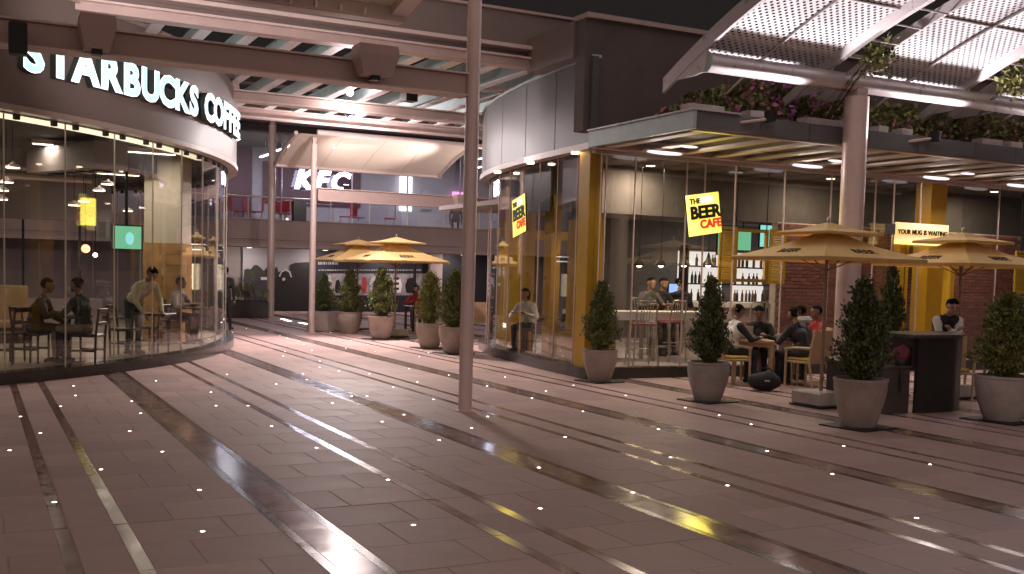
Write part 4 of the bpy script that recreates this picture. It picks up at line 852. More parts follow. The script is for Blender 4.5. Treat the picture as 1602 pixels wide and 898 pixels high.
ks = thing('terrace_sign', 'big glowing bluish white slanted letters on the upper terrace', 'sign', ony(500, 290, 41.2)); a, b = ony(458, 291, 41.2), ony(545, 266, 41.2)
cur = a.x - .05
for c, w in (('K', .82), ('F', .62), ('C', .85)):
    place_text('letter', c, 1.02, 'kfc_letter', face_matrix((cur + .1, 41.2, a.z - .06), (1, 0, 0), (0, 0, 1)), ks, .12, .04, 'LEFT', .25); cur += w
MB().box((a.x, 41.3, a.z - .10), (b.x + .3, 41.36, a.z - .03)).build('support_rail', 'black_metal', ks); MB().box((a.x, 41.3, b.z - .08), (b.x + .3, 41.36, b.z - .02)).build('support_rail', 'black_metal', ks)
lamp('sign_glow', 'AREA', (a.x + 1.2, 41.0, (a.z + b.z) / 2), 90, (.80, .80, 1), ks, (a.x + 1.2, 30, 3), 2.2, size_y=.8)
for i, (px, py, l) in enumerate(((415, 244, 1.6), (440, 234, 1.6), (455, 224, 1.2), (752, 262, 1.0), (750, 240, 1.0), (560, 236, 1.6))):
    p = ony(px, py, 43.0 + .6 * (i % 3)); p.z = min(p.z, 6.86)
    t = thing('tube_light', 'white fluorescent tube under the terrace roof ' + ('beside the thick column', 'above the slanted letters', 'at the roof edge', 'right of the plaza column', 'high by the plaza column', 'behind the far canopy')[i], 'lamp', p, 0, 'fluorescent tubes on the upper terrace')
    MB().box((p.x - .04, p.y - l / 2, p.z + .03), (p.x + .04, p.y + l / 2, p.z + .07)).build('housing', 'steel', t); MB().box((p.x - .05, p.y - l / 2, p.z), (p.x + .05, p.y + l / 2, p.z + .028)).build('tube', 'tube', t)
    MB().tube([p + Vector((0, 0, .07)), (p.x, p.y, 7.0)], .008, 6).build('hanger', 'black_metal', t)
for x in (9.5, 14, 18.5):
    t = thing('terrace_lamp', 'square ceiling lamp of the upper terrace ' + {9.5: 'nearest the coffee shop', 14: 'above the slanted letters', 18.5: 'behind the plaza column'}[x], 'lamp', (x, 44, 6.95), 0, 'square lamps of the upper terrace'); MB().box((x - .3, 43.7, 6.90), (x + .3, 44.3, 6.98)).build('housing', 'steel', t); MB().box((x - .27, 43.73, 6.885), (x + .27, 44.27, 6.899)).build('diffuser', 'tube', t)
    lamp('terrace_light', 'AREA', (x, 44, 6.85), 95, (.82, .84, 1), t, (x, 44, 0), .6)
rc = thing('terrace_chair', 'x', 'chair')
MB().box((-.22, -.22, .43), (.22, .22, .47), .01).build('seat', 'red_plastic', rc, True); MB().box((-.22, .20, .48), (.22, .24, .95), .012).build('backrest', 'red_plastic', rc, True)
for sx in (-1, 1):
    for sy in (-1, 1): MB().tube([(sx * .20, sy * .20, 0), (sx * .18, sy * .18, .43)], .015, 6).build('leg', 'white_metal', rc, True)
used = []
for i, px in enumerate((366, 377, 391, 402, 436, 447, 458, 540, 560, 610)):
    p = ony(px, 330, 41.0 + .35 * (i % 3)); place(rc, used, (p.x, p.y, 3.41), R_(random.choice((70, 110, 250, 290))), 'red plastic chair behind the terrace balustrade, %s counted from the coffee shop' % ORD[i], 'red chairs on the upper terrace')
# printed hoarding on the lower wall
ho = thing('printed_hoarding', 'long printed hoarding with grey sky, dark silhouettes and navy advert panel', 'hoarding', (14, 42.2, 0))
YH = 42.0
def hrect(nm, m, p0, p1, dy): a, b = ony(*p0, YH - dy), ony(*p1, YH - dy); return MB().box((a.x, YH - dy - .01, max(.02, b.z)), (b.x, YH - dy + .008, a.z)).build(nm, m, ho)
hrect('grey_panel', 'hoard_grey', (380, 378), (484, 492), .03); hrect('navy_panel', 'hoard_navy', (486, 384), (760, 492), .03)
def hpoly(nm, m, pts, dy):
    q = [ony(*p, YH - dy) for p in pts]; n = len(q)
    MB().add([(p.x, YH - dy - .006, p.z) for p in q] + [(p.x, YH - dy + .006, p.z) for p in q], [tuple(range(n)), tuple(range(2 * n - 1, n - 1, -1))] + [(i, (i + 1) % n, n + (i + 1) % n, n + i) for i in range(n)]).build(nm, m, ho)
rs = random.Random(3)
top = [(382 + i * 5.1, 424 - rs.uniform(0, 7) - (5 if 395 < 382 + i * 5.1 < 410 else 0)) for i in range(11)]
hpoly('tree_silhouette', 'hoard_green', [(381, 440)] + top + [(440, 440)], .05)
hpoly('road_print', 'hoard_deep', [(381, 490), (381, 433), (484, 433), (484, 490)], .055); hpoly('shop_print', 'hoard_pale', [(408, 433.5), (420, 433.5), (420, 438), (408, 438)], .065); hpoly('water_print', 'hoard_sage', [(428, 466), (450, 470), (452, 476), (428, 478)], .065)
hpoly('figure_silhouette', 'hoard_black', [(426, 490), (430, 470), (432, 440), (436, 426), (444, 422), (452, 426), (454, 414), (462, 411), (484, 410), (484, 490)], .08)
hpoly('wheel_print', 'hoard_pale', [(436, 432), (440, 424), (447, 421), (454, 424), (457, 434), (455, 434), (452, 426), (447, 423.5), (441, 426), (438, 433)], .09); hpoly('face_print', 'hoard_pale', [(441, 436), (445, 434), (447, 437), (443, 440)], .095)
hpoly('photo_print', 'hoard_print', [(506, 428), (680, 428), (680, 462), (506, 462)], .05)
for k, (x, w, m) in enumerate(((509, 10, 'hoard_pale'), (524, 9, 'hoard_black'), (540, 22, 'hoard_pale'), (566, 8, 'shirt_red'), (578, 20, 'hoard_pale'), (603, 14, 'hoard_black'), (620, 9, 'shirt_white'), (634, 18, 'hoard_black'), (656, 16, 'hoard_sage'))):
    y = 430 + (k * 7) % 9; hpoly('print_shape', m, [(x, y + 12), (x + w * .2, y + 2), (x + w * .7, y), (x + w, y + 10), (x + w * .8, 458), (x + w * .1, 458)], .065)
for k in range(5): hpoly('print_stripe', 'shirt_white' if k % 2 else 'hoard_black', [(616, 434 + k * 4), (624, 434 + k * 4), (624, 437.4 + k * 4), (616, 437.4 + k * 4)], .08)
for row, (x0, x1, y, h_) in enumerate(((498, 530, 409, 5.0), (498, 660, 421, 2.6))):
    x = x0; q = random.Random(row)
    while x < x1:
        w = q.uniform(.6, 1.5); hpoly('print_stroke', 'hoard_text', [(x, y + q.uniform(0, 1)), (x + w, y + q.uniform(0, 1)), (x + w, y + h_), (x, y + h_)], .06); x += w + q.uniform(.7, 2.2)

# ================================================================== plants
def leaf_cloud(fn, n, size, aspect=2.2, up=.0, rng=None):
    rng = rng or random; mb = MB()
    for _ in range(n):
        p, out = fn(rng); s = size * rng.uniform(.6, 1.3)
        d = Vector((rng.gauss(0, 1), rng.gauss(0, 1), rng.gauss(0, 1))).normalized() * .55 + Vector(out) * .7 + Vector((0, 0, up)); d.normalize()
        w = d.cross(Vector((rng.gauss(0, 1), rng.gauss(0, 1), rng.gauss(0, 1)))).normalized() * s / aspect; b = Vector(p); tip = b + d * s; m_ = b + d * s * .45
        mb.add([b, m_ + w, tip, m_ - w], [(0, 1, 2, 3)])
    return mb
def conifer_mesh(h, r, n, m, seed):
    rng = random.Random(seed); sprays = []
    for _ in range(int(n / 42)):
        t = rng.random() ** 1.25; rr = r * (min(1, t * 5 + .35) * (1 - t) ** .58 + .02) * rng.uniform(.45, 1.38) * (1 + .10 * math.sin(5 * t * 7 + seed)); a = rng.uniform(0, 6.283)
        sprays.append((rr, a, t * h))
    k = [0]
    def fn(q):
        rr, a, z = sprays[k[0] % len(sprays)]; k[0] += 1; f = q.random() ** .5
        x, y = rr * f * math.cos(a) + q.gauss(0, .026), rr * f * math.sin(a) + q.gauss(0, .026); return (x, y, z + f * .13 + q.gauss(0, .03)), (math.cos(a) * .5, math.sin(a) * .5, .75)
    return leaf_cloud(fn, n, .043, 2.8, .35, rng).mesh('crown', m)
CON = [conifer_mesh(1.0, .31, 10500, m, s) for s, m in ((1, 'conifer'), (2, 'conifer_dark'), (3, 'conifer_light'))]
def pot_profile(r, h, bulge): return [(r * .60, 0), (r * .70, h * .12), (r * (.88 + bulge), h * .48), (r * (.99 + bulge), h * .78), (r * 1.0, h * .93), (r * 1.03, h * .95), (r * 1.03, h), (r * .94, h), (r * .92, h * .90)]
def potted(label, loc, r, h, th, tw, pm, tm, seed, square=False, mat_=True):
    t = thing('potted_conifer', label, 'potted plant', loc, seed * 1.3, 'potted conifers along the terrace')
    if square: MB().box((-r, -r, .0), (r, r, h), .012).build('pot', pm, t, True)
    else: MB().lathe(pot_profile(r, h, .02 * (seed % 3)), 40, cap=False).build('pot', pm, t, True, True)
    MB().lathe([(r * .9, h * .86 if not square else h + .002), (.02, h * .89 if not square else h + .02)], 20).build('soil', 'soil', t, True)
    if mat_: o = MB().box((-r * 1.05, -r * 1.05, .001), (r * 1.05, r * 1.05, .018)).build('base_plate', 'mat_rubber', t, True); o.rotation_euler = (0, 0, -seed * 1.3 + R_(8))
    c = link('crown', CON[tm], t); c.location = (0, 0, h * .88); c.scale = (tw / .60, tw / .60, th); MB().tube([(0, 0, h * .8), (0, 0, h * .88 + th * .6)], [.022, .008], 8).build('trunk', 'bark', t, True)
    return t
potted('conifer in a clay pot in front of the yellow corner column', (9.27, 14.86, 0), .285, .54, 1.02, .56, 'pot_clay', 0, 1)
potted('dark conifer in a grey round pot beside the man with the laptop', (9.40, 12.13, 0), .295, .57, 1.08, .54, 'pot_grey', 1, 2)
potted('dark conifer in a tapered clay pot nearest the camera', (9.60, 9.42, 0), .315, .60, 1.10, .66, 'pot_clay', 1, 3)
potted('bright green conifer in a wide pale bowl pot at the right edge', (12.02, 9.30, 0), .36, .60, 1.00, .78, 'pot_pale', 2, 4)
potted('conifer in a clay pot, second from the slim far column', (9.12, 27.45, 0), .33, .60, 1.05, .60, 'pot_clay', 0, 5, mat_=False)
potted('conifer in a clay pot under the far parasol pole', (9.20, 25.2, 0), .34, .60, 1.10, .66, 'pot_clay', 0, 6)
potted('conifer in a clay pot right of the far parasol pole', (9.28, 22.2, 0), .32, .58, 1.08, .62, 'pot_clay', 2, 7)
potted('conifer in a clay pot half hidden by the plaza column', (9.22, 20.72, 0), .32, .58, 1.10, .60, 'pot_clay', 0, 8)
potted('dark conifer in a square clay box beside the slim far column', (8.80, 28.75, 0), .33, .56, .95, .60, 'pot_clay', 1, 9, square=True)
potted('tall dark conifer in a square black box behind the counter desk', (12.95, 12.15, 0), .24, .50, 1.35, .50, 'kiosk', 1, 11, square=True)
# box planter with palms
bp = thing('palm_planter', 'dark rectangular planter of arching palms beside the thick far column', 'planter', (8.4, 36.2, 0))
MB().box((7.65, 35.85, 0), (9.02, 36.5, .58), .01).build('box', 'kiosk', bp); MB().box((7.70, 35.9, .581), (8.97, 36.45, .60)).build('soil', 'soil', bp)
for k in range(16):
    rng = random.Random(k); x0, y0 = rng.uniform(7.8, 8.9), rng.uniform(36.0, 36.35); a = rng.uniform(0, 6.28); ln = rng.uniform(.6, 1.05); lean = rng.uniform(.3, .75)
    mb = MB(); pts = [Vector((x0 + math.cos(a) * lean * s * s * ln, y0 + math.sin(a) * lean * s * s * ln * .6, .6 + ln * (s - .35 * s * s * lean * 1.6))) for s in np.linspace(0, 1, 9)]
    mb.tube(pts, [.010 - .001 * i for i in range(9)], 5)
    for i in range(2, 9):
        d = (pts[i] - pts[i - 1]).normalized()
        for sg in (-1, 1):
            sd = d.cross(Vector((0, 0, 1))).normalized() * sg
            for u in (0, .5): b = pts[i - 1].lerp(pts[i], u); tip = b + sd * .20 + d * .12 - Vector((0, 0, .06)); w = d * .014; mb.add([b - w, b + sd * .1 + d * .06 + w, tip, b + sd * .1 + d * .06 - w], [(0, 1, 2, 3)])
    mb.build('frond', 'palm_leaf', bp)
# flowering shrubs trained over the canopy
VL = {}
def shrub(label, x, y, w, h, bm, nf, seed):
    t = thing('flowering_shrub', label, 'shrub', (x, y, 4.06), 0, 'flowering shrubs on the canopy roof'); rng = random.Random(seed)
    def fn(q):
        u, v, s = q.uniform(-1, 1), q.uniform(-1, 1), q.random() ** .7
        return (u * w * (1 - .25 * s), v * .45, .02 + s * h * (1 - .45 * u * u) * (.75 + .3 * math.sin(u * 5 + seed))), (u * .3, v * .3, .4)
    leaf_cloud(fn, 4200, .07, 1.7, 0, rng).build('foliage', 'vine_leaf', t, True, kind='stuff')
    def ff(q): p, o = fn(q); return (p[0], p[1] - .06, p[2] + .04), o
    leaf_cloud(ff, nf, .06, 1.2, 0, rng).build('flowers', bm, t, True, kind='stuff')
    mb = MB()
    for k in range(7): a = rng.uniform(-w * .7, w * .7); mb.tube([(a, 0, 0), (a + rng.gauss(0, .08), rng.gauss(0, .1), h * .5), (a + rng.gauss(0, .15), -.05, h * rng.uniform(.8, 1.1))], [.012, .008, .004], 5)
    mb.build('stem', 'bark', t, True)
for i, (x, w, h, bm, nf, lab) in enumerate(((9.95, .55, .50, 'bract_pink', 150, 'sparse dark shrub at the corner end of the canopy roof'), (10.75, .6, .72, 'bract_pink', 420, 'pink purple flowering shrub behind the first canopy floodlight'), (11.7, .6, .82, 'bract', 520, 'purple flowering shrub just before the thick column'), (12.75, .65, .80, 'bract', 120, 'dark leafy shrub just behind the thick column'), (13.8, .6, .74, 'bract_pink', 160, 'dark shrub with reddish flowers past the thick column'), (14.9, .65, .72, 'bract_pink', 220, 'dark shrub above the second canopy floodlight'), (16.0, .65, .75, 'bract_pink', 260, 'reddish flowering shrub near the right photo edge'), (17.2, .7, .75, 'bract_pink', 260, 'flowering shrub at the very right of the canopy roof'))):
    shrub(lab, x, 13.3, w, h, bm, nf, i + 20)
for i, (px, py, z) in enumerate(((1372, 92, 5.0), (1585, 128, 5.0))):
    p = G(px, py, z); t = thing('climbing_vine', ['leafy vine tuft climbing through the first canopy gap', 'leafy vine tuft climbing through the canopy gap at the photo edge'][i], 'vine', (p.x, p.y, 4.7), 0, 'vines in the canopy gaps'); rng = random.Random(i + 50)
    def fn(q): return (q.gauss(0, .09), q.gauss(0, .12), .34 + q.gauss(0, .12)), (q.gauss(0, .4), q.gauss(0, .4), .2)
    leaf_cloud(fn, 330, .07, 1.5, 0, rng).build('foliage', 'vine_leaf', t, True); mb = MB()
    for k in range(4): mb.tube([(rng.gauss(0, .03), 1.0, -.5), (rng.gauss(0, .08), .4, .05), (rng.gauss(0, .1), rng.gauss(0, .15), .55)], [.010, .008, .004], 5)
    mb.build('stem', 'bark', t, True)

# ================================================================== parasols
def parasol(label, loc, side=1.86, ze=2.08, zp=2.58, rz=0, base=True):
    t = thing('parasol', label, 'parasol', loc, rz, 'yellow two tier parasols'); h = side / 2
    def tier(hh, z0, z1, sag, val):
        mb = MB(); n = 6; ring = []
        cs_ = [(-1, -1), (1, -1), (1, 1), (-1, 1)]
        for s in range(4):
            a, b = cs_[s], cs_[(s + 1) % 4]
            for k in range(n): f = k / n; sg = 1 - .03 * math.sin(math.pi * f); ring.append(((a[0] + (b[0] - a[0]) * f) * sg, (a[1] + (b[1] - a[1]) * f) * sg))
        N_ = len(ring); L_ = []
        for fr, z in ((.06, z1), (.5, z0 + (z1 - z0) * .47 - sag), (1.0, z0), (1.0, z0 - val)): L_.append([(x * hh * fr, y * hh * fr, z) for x, y in ring])
        V = [p for l in L_ for p in l] + [(x, y, z + .008) for l in L_ for x, y, z in l]; Fc = []; off = 4 * N_
        for l in range(3):
            for i in range(N_): j = (i + 1) % N_; Fc += [(l * N_ + j, l * N_ + i, (l + 1) * N_ + i, (l + 1) * N_ + j), (off + l * N_ + i, off + l * N_ + j, off + (l + 1) * N_ + j, off + (l + 1) * N_ + i)]
        for i in range(N_): j = (i + 1) % N_; Fc += [(3 * N_ + i, off + 3 * N_ + i, off + 3 * N_ + j, 3 * N_ + j), (j, off + j, off + i, i)]
        return mb.add(V, Fc)
    c = tier(h, ze, zp - .12, .015, .045).build('canopy', 'umbrella', t, True); tier(h * .56, zp - .15, zp - .01, .01, .03).build('top_cap', 'umbrella', t, True)
    MB().tube([(0, 0, .12), (0, 0, zp + .01)], .024, 12).build('pole', 'pole_wood', t, True); MB().ell((0, 0, zp + .04), (.028, .028, .045), 10, 6).build('finial', 'white_metal', t, True)
    for a in range(8):
        d = Vector((math.cos(a * math.pi / 4), math.sin(a * math.pi / 4), 0)); rr = h * (1.38 if a % 2 else .96); MB().tube([(0, 0, zp - .17), tuple(d * rr * .97) [:2] + (ze - .005,)], .010, 6).build('rib', 'pole_wood', t, True)
        MB().tube([(0, 0, ze - .18), tuple(d * rr * .5)[:2] + ((ze + zp) / 2 - .13,)], .008, 6).build('strut', 'pole_wood', t, True)
    for (ax, sgn) in (('y', -1), ('x', -1), ('y', 1), ('x', 1)):
        sl = math.atan2((zp - .12 - ze), h * .94); n_ = Vector((0, sgn, 0)) if ax == 'y' else Vector((sgn, 0, 0)); r_ = Vector((-sgn, 0, 0)) if ax == 'y' else Vector((0, sgn, 0))
        up = (-n_ * math.cos(sl) + Vector((0, 0, math.sin(sl)))); nn = r_.cross(up)
        if nn.z < 0: r_ = -r_; nn = -nn
        me = text_mesh('BEER', .19, .004, .003); me.transform(face_matrix(n_ * h * .80 + Vector((0, 0, ze + (zp - .12 - ze) * .165)) + nn * .004, r_, up)); me.materials.clear(); me.materials.append(M['umbrella_print']); link('lettering', me, c)
    if base: MB().box((-.28, -.28, .03), (.28, .28, .22), .02).build('weight_base', 'pot_pale', t, True); MB().box((-.30, -.30, 0), (.30, .30, .028)).build('foot_plate', 'black', t, True)
    return t
parasol('yellow two tier parasol in front of the thick column, over the laptop table', (10.66, 11.20, 0))
parasol('yellow two tier parasol over the dark counter desk, at the right', (13.72, 11.50, 0))
parasol('yellow two tier parasol over the person in red, nearer of the far pair', (G(617, 527).x, G(617, 527).y, 0), 2.15, 2.0, 2.62)
parasol('yellow two tier parasol behind the far pair, nearer the slim column', (G(558, 515).x, G(558, 515).y, 0), 2.15, 2.0, 2.62)

# ================================================================== terrace furniture
def armchair():
    t = thing('wicker_armchair', 'x', 'chair')
    MB().box((-.25, -.24, .40), (.25, .22, .44), .01).build('seat_frame', 'teak', t, True); MB().box((-.23, -.23, .441), (.23, .19, .49), .02).build('cushion', 'yellow_cushion', t, True)
    MB().add([(-.24, .19, .40), (.24, .19, .40), (.24, .23, .40), (-.24, .23, .40), (-.27, .30, .96), (.27, .30, .96), (.27, .34, .96), (-.27, .34, .96)], [(3, 2, 1, 0), (4, 5, 6, 7), (0, 1, 5, 4), (1, 2, 6, 5), (2, 3, 7, 6), (3, 0, 4, 7)]).build('backrest', 'wicker', t, True)
    for sx in (-1, 1):
        MB().tube([(sx * .27, -.23, 0), (sx * .27, -.23, .40), (sx * .28, -.22, .62)], .021, 8).build('leg', 'teak', t, True); MB().tube([(sx * .26, .32, 0), (sx * .26, .24, .42)], .021, 8).build('leg', 'teak', t, True)
        MB().tube([(sx * .28, -.25, .62), (sx * .285, -.05, .655), (sx * .27, .26, .66)], .024, 8).build('armrest', 'teak', t, True)
    return t
ac0 = armchair(); au = []
T0 = G(1172, 600); T0.z = 0
AC = 'wicker armchairs on the terrace'
RC = T0 + CE * .84 - CF * .22; LC = T0 - CE * .38 - CF * .16
place(ac0, au, RC + CE * .05 - CF * .06, rz_face(-CE * .75 + CF), 'wicker armchair with yellow cushion under the man turned away', AC)
place(ac0, au, LC, rz_face(CE + CF * .3), 'wicker armchair with yellow cushion beside the dark potted conifer', AC)
place(ac0, au, T0 + CE * .30 + CF * .78, rz_face(-CF - CE * .2), 'wicker armchair of the man facing the camera at the laptop table', AC)
place(ac0, au, T0 + CE * 1.15 + CF * .55, rz_face(-CE + CF * .1), 'wicker armchair of the person in the pale scarf', AC)
place(ac0, au, Vector((13.45, 11.35, 0)), rz_face(-CE * .2 - CF), 'wicker armchair right of the dark counter desk', AC)
place(ac0, au, G(668, 521), rz_face(-CE * .5 + CF), 'wicker armchair in front of the person in red', AC)
place(ac0, au, G(690, 518), rz_face(-CE), 'wicker armchair right of the far table', AC)
place(ac0, au, G(752, 527), rz_face(CE * .2 + CF), 'wicker armchair seen past the plaza column', AC)
tt = thing('terrace_table', 'square teak table with laptop on the terrace', 'table', T0 + CF * .22, R_(-24))
MB().box((-.36, -.36, .70), (.36, .36, .745), .01).build('table_top', 'teak', tt, True); MB().box((-.33, -.33, .63), (.33, .33, .699)).build('apron', 'tan_wood', tt, True)
for sx in (-1, 1):
    for sy in (-1, 1): MB().box((sx * .31 - .032, sy * .31 - .032, 0), (sx * .31 + .032, sy * .31 + .032, .629)).build('leg', 'teak', tt, True)
lp = thing('laptop', 'open pale laptop lying on the teak terrace table', 'laptop', T0 + CF * .26 - CE * .12 + Vector((0, 0, .746)), R_(160))
MB().box((-.16, -.11, 0), (.16, .11, .016), .003).build('keyboard', 'black', lp, True); MB().obox((0, .14, .115), (.16, 0, 0), (0, .035, .11), (0, .004, -.001)).build('lid', 'pot_pale', lp, True)
bg_ = thing('floor_bag', 'soft black bag on the floor by the teak table', 'bag', G(1195, 611))
mb = MB().ell((0, 0, .15), (.27, .15, .155), 18, 10); mb.v = [(x, y, max(0.0, z) + .02 * math.sin(x * 17) * (z > .1)) for x, y, z in mb.v]; mb.build('bag_body', 'jacket_black', bg_, True, True)
MB().tube([(-.12, 0, .29), (-.08, -.02, .36), (.08, -.02, .36), (.12, 0, .29)], .012, 8).build('handle', 'black', bg_, True); MB().obox((.02, -.15, .17), (.04, 0, 0), (0, .004, 0), (0, 0, .012)).build('badge', 'steel', bg_, True); bg_.rotation_euler = (0, 0, R_(-30))
ft = thing('far_table', 'dark table of the person in red under the far parasol', 'table', G(655, 518)); 
MB().box((-.35, -.35, .70), (.35, .35, .74), .01).build('table_top', 'dark_wood', ft, True)
for sx in (-1, 1):
    for sy in (-1, 1): MB().box((sx * .3 - .03, sy * .3 - .03, 0), (sx * .3 + .03, sy * .3 + .03, .699)).build('leg', 'dark_wood', ft, True)
# counter desk
kd = thing('counter_desk', 'dark host counter desk with low side cabinet on the terrace', 'counter', (11.8, 10.5, 0))
MB().box((11.36, 10.14, .01), (12.06, 10.19, 1.03)).build('front_panel', 'kiosk', kd); MB().prism([(12.062, 10.142), (12.11, 10.142), (12.64, 10.50), (12.60, 10.545)], .01, 1.03).build('side_panel', 'kiosk_edge', kd); MB().box((11.30, 10.19, .60), (11.36, 10.8, 1.03)).build('rear_panel', 'kiosk', kd)
MB().prism([(11.22, 10.10), (12.13, 10.10), (12.68, 10.50), (12.72, 11.0), (11.22, 11.0)], 1.031, 1.075).build('counter_top', 'kiosk_edge', kd)
MB().box((10.85, 10.20, .01), (11.29, 10.26, .62)).build('low_front', 'kiosk_edge', kd); MB().box((10.85, 10.261, .01), (10.90, 11.3, .62)).build('low_side', 'kiosk', kd); MB().box((10.82, 10.18, .621), (11.295, 11.32, .655), .005).build('low_top', 'kiosk_edge', kd); MB().box((10.9, 10.9, .22), (11.29, 11.0, .25)).build('foot_rail', 'white_metal', kd)
hb = thing('hanging_bag', 'dark red bag hanging on the side of the counter desk', 'bag', (11.22, 10.3, .66))
mb = MB().ell((11.20, 10.28, .80), (.15, .10, .13), 16, 10); mb.v = [(x + .02 * math.sin(z * 31), y + .015 * math.sin(x * 29), z + .012 * math.sin(x * 41)) for x, y, z in mb.v]; mb.build('cloth', 'bag_red', hb, smooth=True)
mb = MB().ell((11.19, 10.27, .70), (.12, .09, .12), 14, 8); mb.build('bag_body', 'black', hb, smooth=True); MB().tube([(11.12, 10.22, .66), (11.10, 10.17, .45), (11.08, 10.16, .30)], [.03, .022, .01], 8).build('strap', 'black', hb)

# ================================================================== people
def person(label, loc, face, seat=None, lean=0.0, hands=None, top='jacket_black', legs='trouser_dark', skin='skin', hair='short', sleeve=None, h=1.0, head_turn=0.0, head_tilt=0.0, knees=None, voxel=.014, group=None, stride=0.0, waist=None):
    """One continuous body facing local -y. seat: seat height when sitting; hands: two local targets."""
    P = []                                   # (p0, r0, p1, r1, material)
    V_ = Vector; sleeve = sleeve or top
    if seat is not None:
        pel = V_((0, 0, seat + .085)); kn = knees or [V_((-.12, -.43, seat + .06)), V_((.12, -.43, seat + .06))]; an = [V_((-.12, -.40, .075)), V_((.12, -.42, .075))]
    else:
        pel = V_((0, 0, .93)); kn = [V_((-.10, -.02 - stride * .5, .50)), V_((.10, -.02 + stride * .4, .50))]; an = [V_((-.11, .03 - stride, .08)), V_((.11, .03 + stride, .08 + abs(stride) * .15))]
    ax = V_((0, -math.sin(lean), math.cos(lean)))
    chest = pel + ax * .30; neck = pel + ax * .50; fwd = V_((0, -1, 0))
    for sx, k, a in ((-1, kn[0], an[0]), (1, kn[1], an[1])):
        hp = pel + V_((sx * .085, 0, -.01)); P.append((hp, .095, k, .064, legs)); P.append((k, .062, a, .042, legs)); P.append((a, .045, a + V_((sx * .015, -.15, -.035)), .034, 'shoe')); P.append((a + V_((0, .03, -.03)), .04, a + V_((0, -.03, -.03)), .04, 'shoe'))
    P.append((pel + V_((-.06, 0, 0)), .115, pel + V_((.06, 0, 0)), .115, waist or legs))
    P.append((pel + ax * .10 + V_((-.055, 0, 0)), .115, pel + ax * .10 + V_((.055, 0, 0)), .115, top))
    P.append((pel + ax * .10, .125, chest, .13, top)); P.append((chest + V_((-.075, 0, 0)), .115, chest + V_((.075, 0, 0)), .115, top)); P.append((chest + V_((-.07, 0, 0)), .10, neck + V_((-.10, .0, -.06)), .075, top)); P.append((chest + V_((.07, 0, 0)), .10, neck + V_((.10, 0, -.06)), .075, top))
    P.append((neck - ax * .05, .06, neck + ax * .06, .052, skin)); P.append((neck - ax * .045, .072, neck + ax * .0, .062, top))
    hands = hands or [V_((-.24, -.05, pel.z - .10)), V_((.24, -.05, pel.z - .10))]
    for sx, ht in ((-1, hands[0]), (1, hands[1])):
        sh = neck + V_((sx * .175, .0, -.07)); ht = V_(ht); d = ht - sh; L1, L2 = .285, .25; dist = min(d.length, L1 + L2 - .01); dn = d.normalized(); ht = sh + dn * dist
        a = (L1 * L1 - L2 * L2 + dist * dist) / (2 * dist); hh = math.sqrt(max(0, L1 * L1 - a * a)); out = V_((sx * .7, .35, -.6)); out = (out - out.dot(dn) * dn).normalized(); el = sh + dn * a + out * hh
        P.append((sh, .068, el, .050, sleeve)); P.append((el, .048, ht, .034, sleeve))
        fd = (ht - el).normalized(); side = fd.cross(V_((0, 0, 1))).normalized() * sx; pal = ht + fd * .085; P.append((ht, .026, pal, .032, skin)); P.append((ht + fd * .05 + side * .018, .018, pal - side * .018, .020, skin))
        for q in range(4): b = pal + side * (-.027 + .018 * q) - fd * .01; ln = (.055, .07, .075, .062)[q]; m1 = b + fd * ln * .6; P.append((b, .0095, m1, .009, skin)); P.append((m1, .009, m1 + (fd - V_((0, 0, .8))).normalized() * ln * .5, .008, skin))
        tb_ = ht + fd * .03 - side * .03; P.append((tb_, .012, tb_ + fd * .045 - side * .025, .010, skin))
    # head
    hf = Matrix.Rotation(head_turn, 3, 'Z') @ V_((0, -math.cos(head_tilt), -math.sin(head_tilt))); hu = V_((0, 0, 1)); hu = (hu - hu.dot(hf) * hf).normalized(); hr = hf.cross(hu)
    hc = neck + ax * .17 + fwd * .02
    P.append((hc + hu * .035 + hf * .02, .083, hc + hu * .035 - hf * .03, .086, skin)); P.append((hc - hu * .03 + hf * .035, .066, hc - hu * .065 + hf * .045, .044, skin))
    P.append((hc + hu * .015 + hf * .095, .012, hc - hu * .015 + hf * .108, .015, skin)); P.append((hc - hu * .048 + hf * .082, .016, hc - hu * .050 + hf * .084, .016, skin))
    for s in (-1, 1): P.append((hc + hr * s * .083 + hu * .02, .018, hc + hr * s * .085 - hu * .015, .014, skin))
    mb = MB()
    for p0, r0, p1, r1, m in P:
        n = 10; mb.tube([p0, p1] if (p1 - p0).length > 1e-4 else [p0, p0 + V_((0, 0, 1e-3))], [r0, r1], n); mb.ell(p0, (r0,) * 3, n, 6); mb.ell(p1, (r1,) * 3, n, 6)
    me = mb.mesh('tmp', None); ob = bpy.data.objects.new('tmp', me); COL.objects.link(ob)
    md = ob.modifiers.new('r', 'REMESH'); md.mode = 'VOXEL'; md.voxel_size = voxel; sm = ob.modifiers.new('s', 'SMOOTH'); sm.factor = .5; sm.iterations = 2
    dg = bpy.context.evaluated_depsgraph_get(); dg.update(); body = bpy.data.meshes.new_from_object(ob.evaluated_get(dg)); bpy.data.objects.remove(ob)
    mats = []; 
    for q in P:
        if q[4] not in mats: mats.append(q[4])
    body.materials.clear()
    for q in mats: body.materials.append(M[q])
    n = len(body.polygons); cen = np.empty(n * 3); body.polygons.foreach_get('center', cen); cen = cen.reshape(-1, 3); best = np.full(n, 1e9); idx = np.zeros(n, int)
    for p0, r0, p1, r1, m in P:
        a, b = np.array(p0), np.array(p1); ab = b - a; t = np.clip(((cen - a) @ ab) / max(1e-9, ab @ ab), 0, 1); d = np.linalg.norm(cen - (a + t[:, None] * ab), axis=1) - (r0 + (r1 - r0) * t); msk = d < best; best[msk] = d[msk]; idx[msk] = mats.index(m)
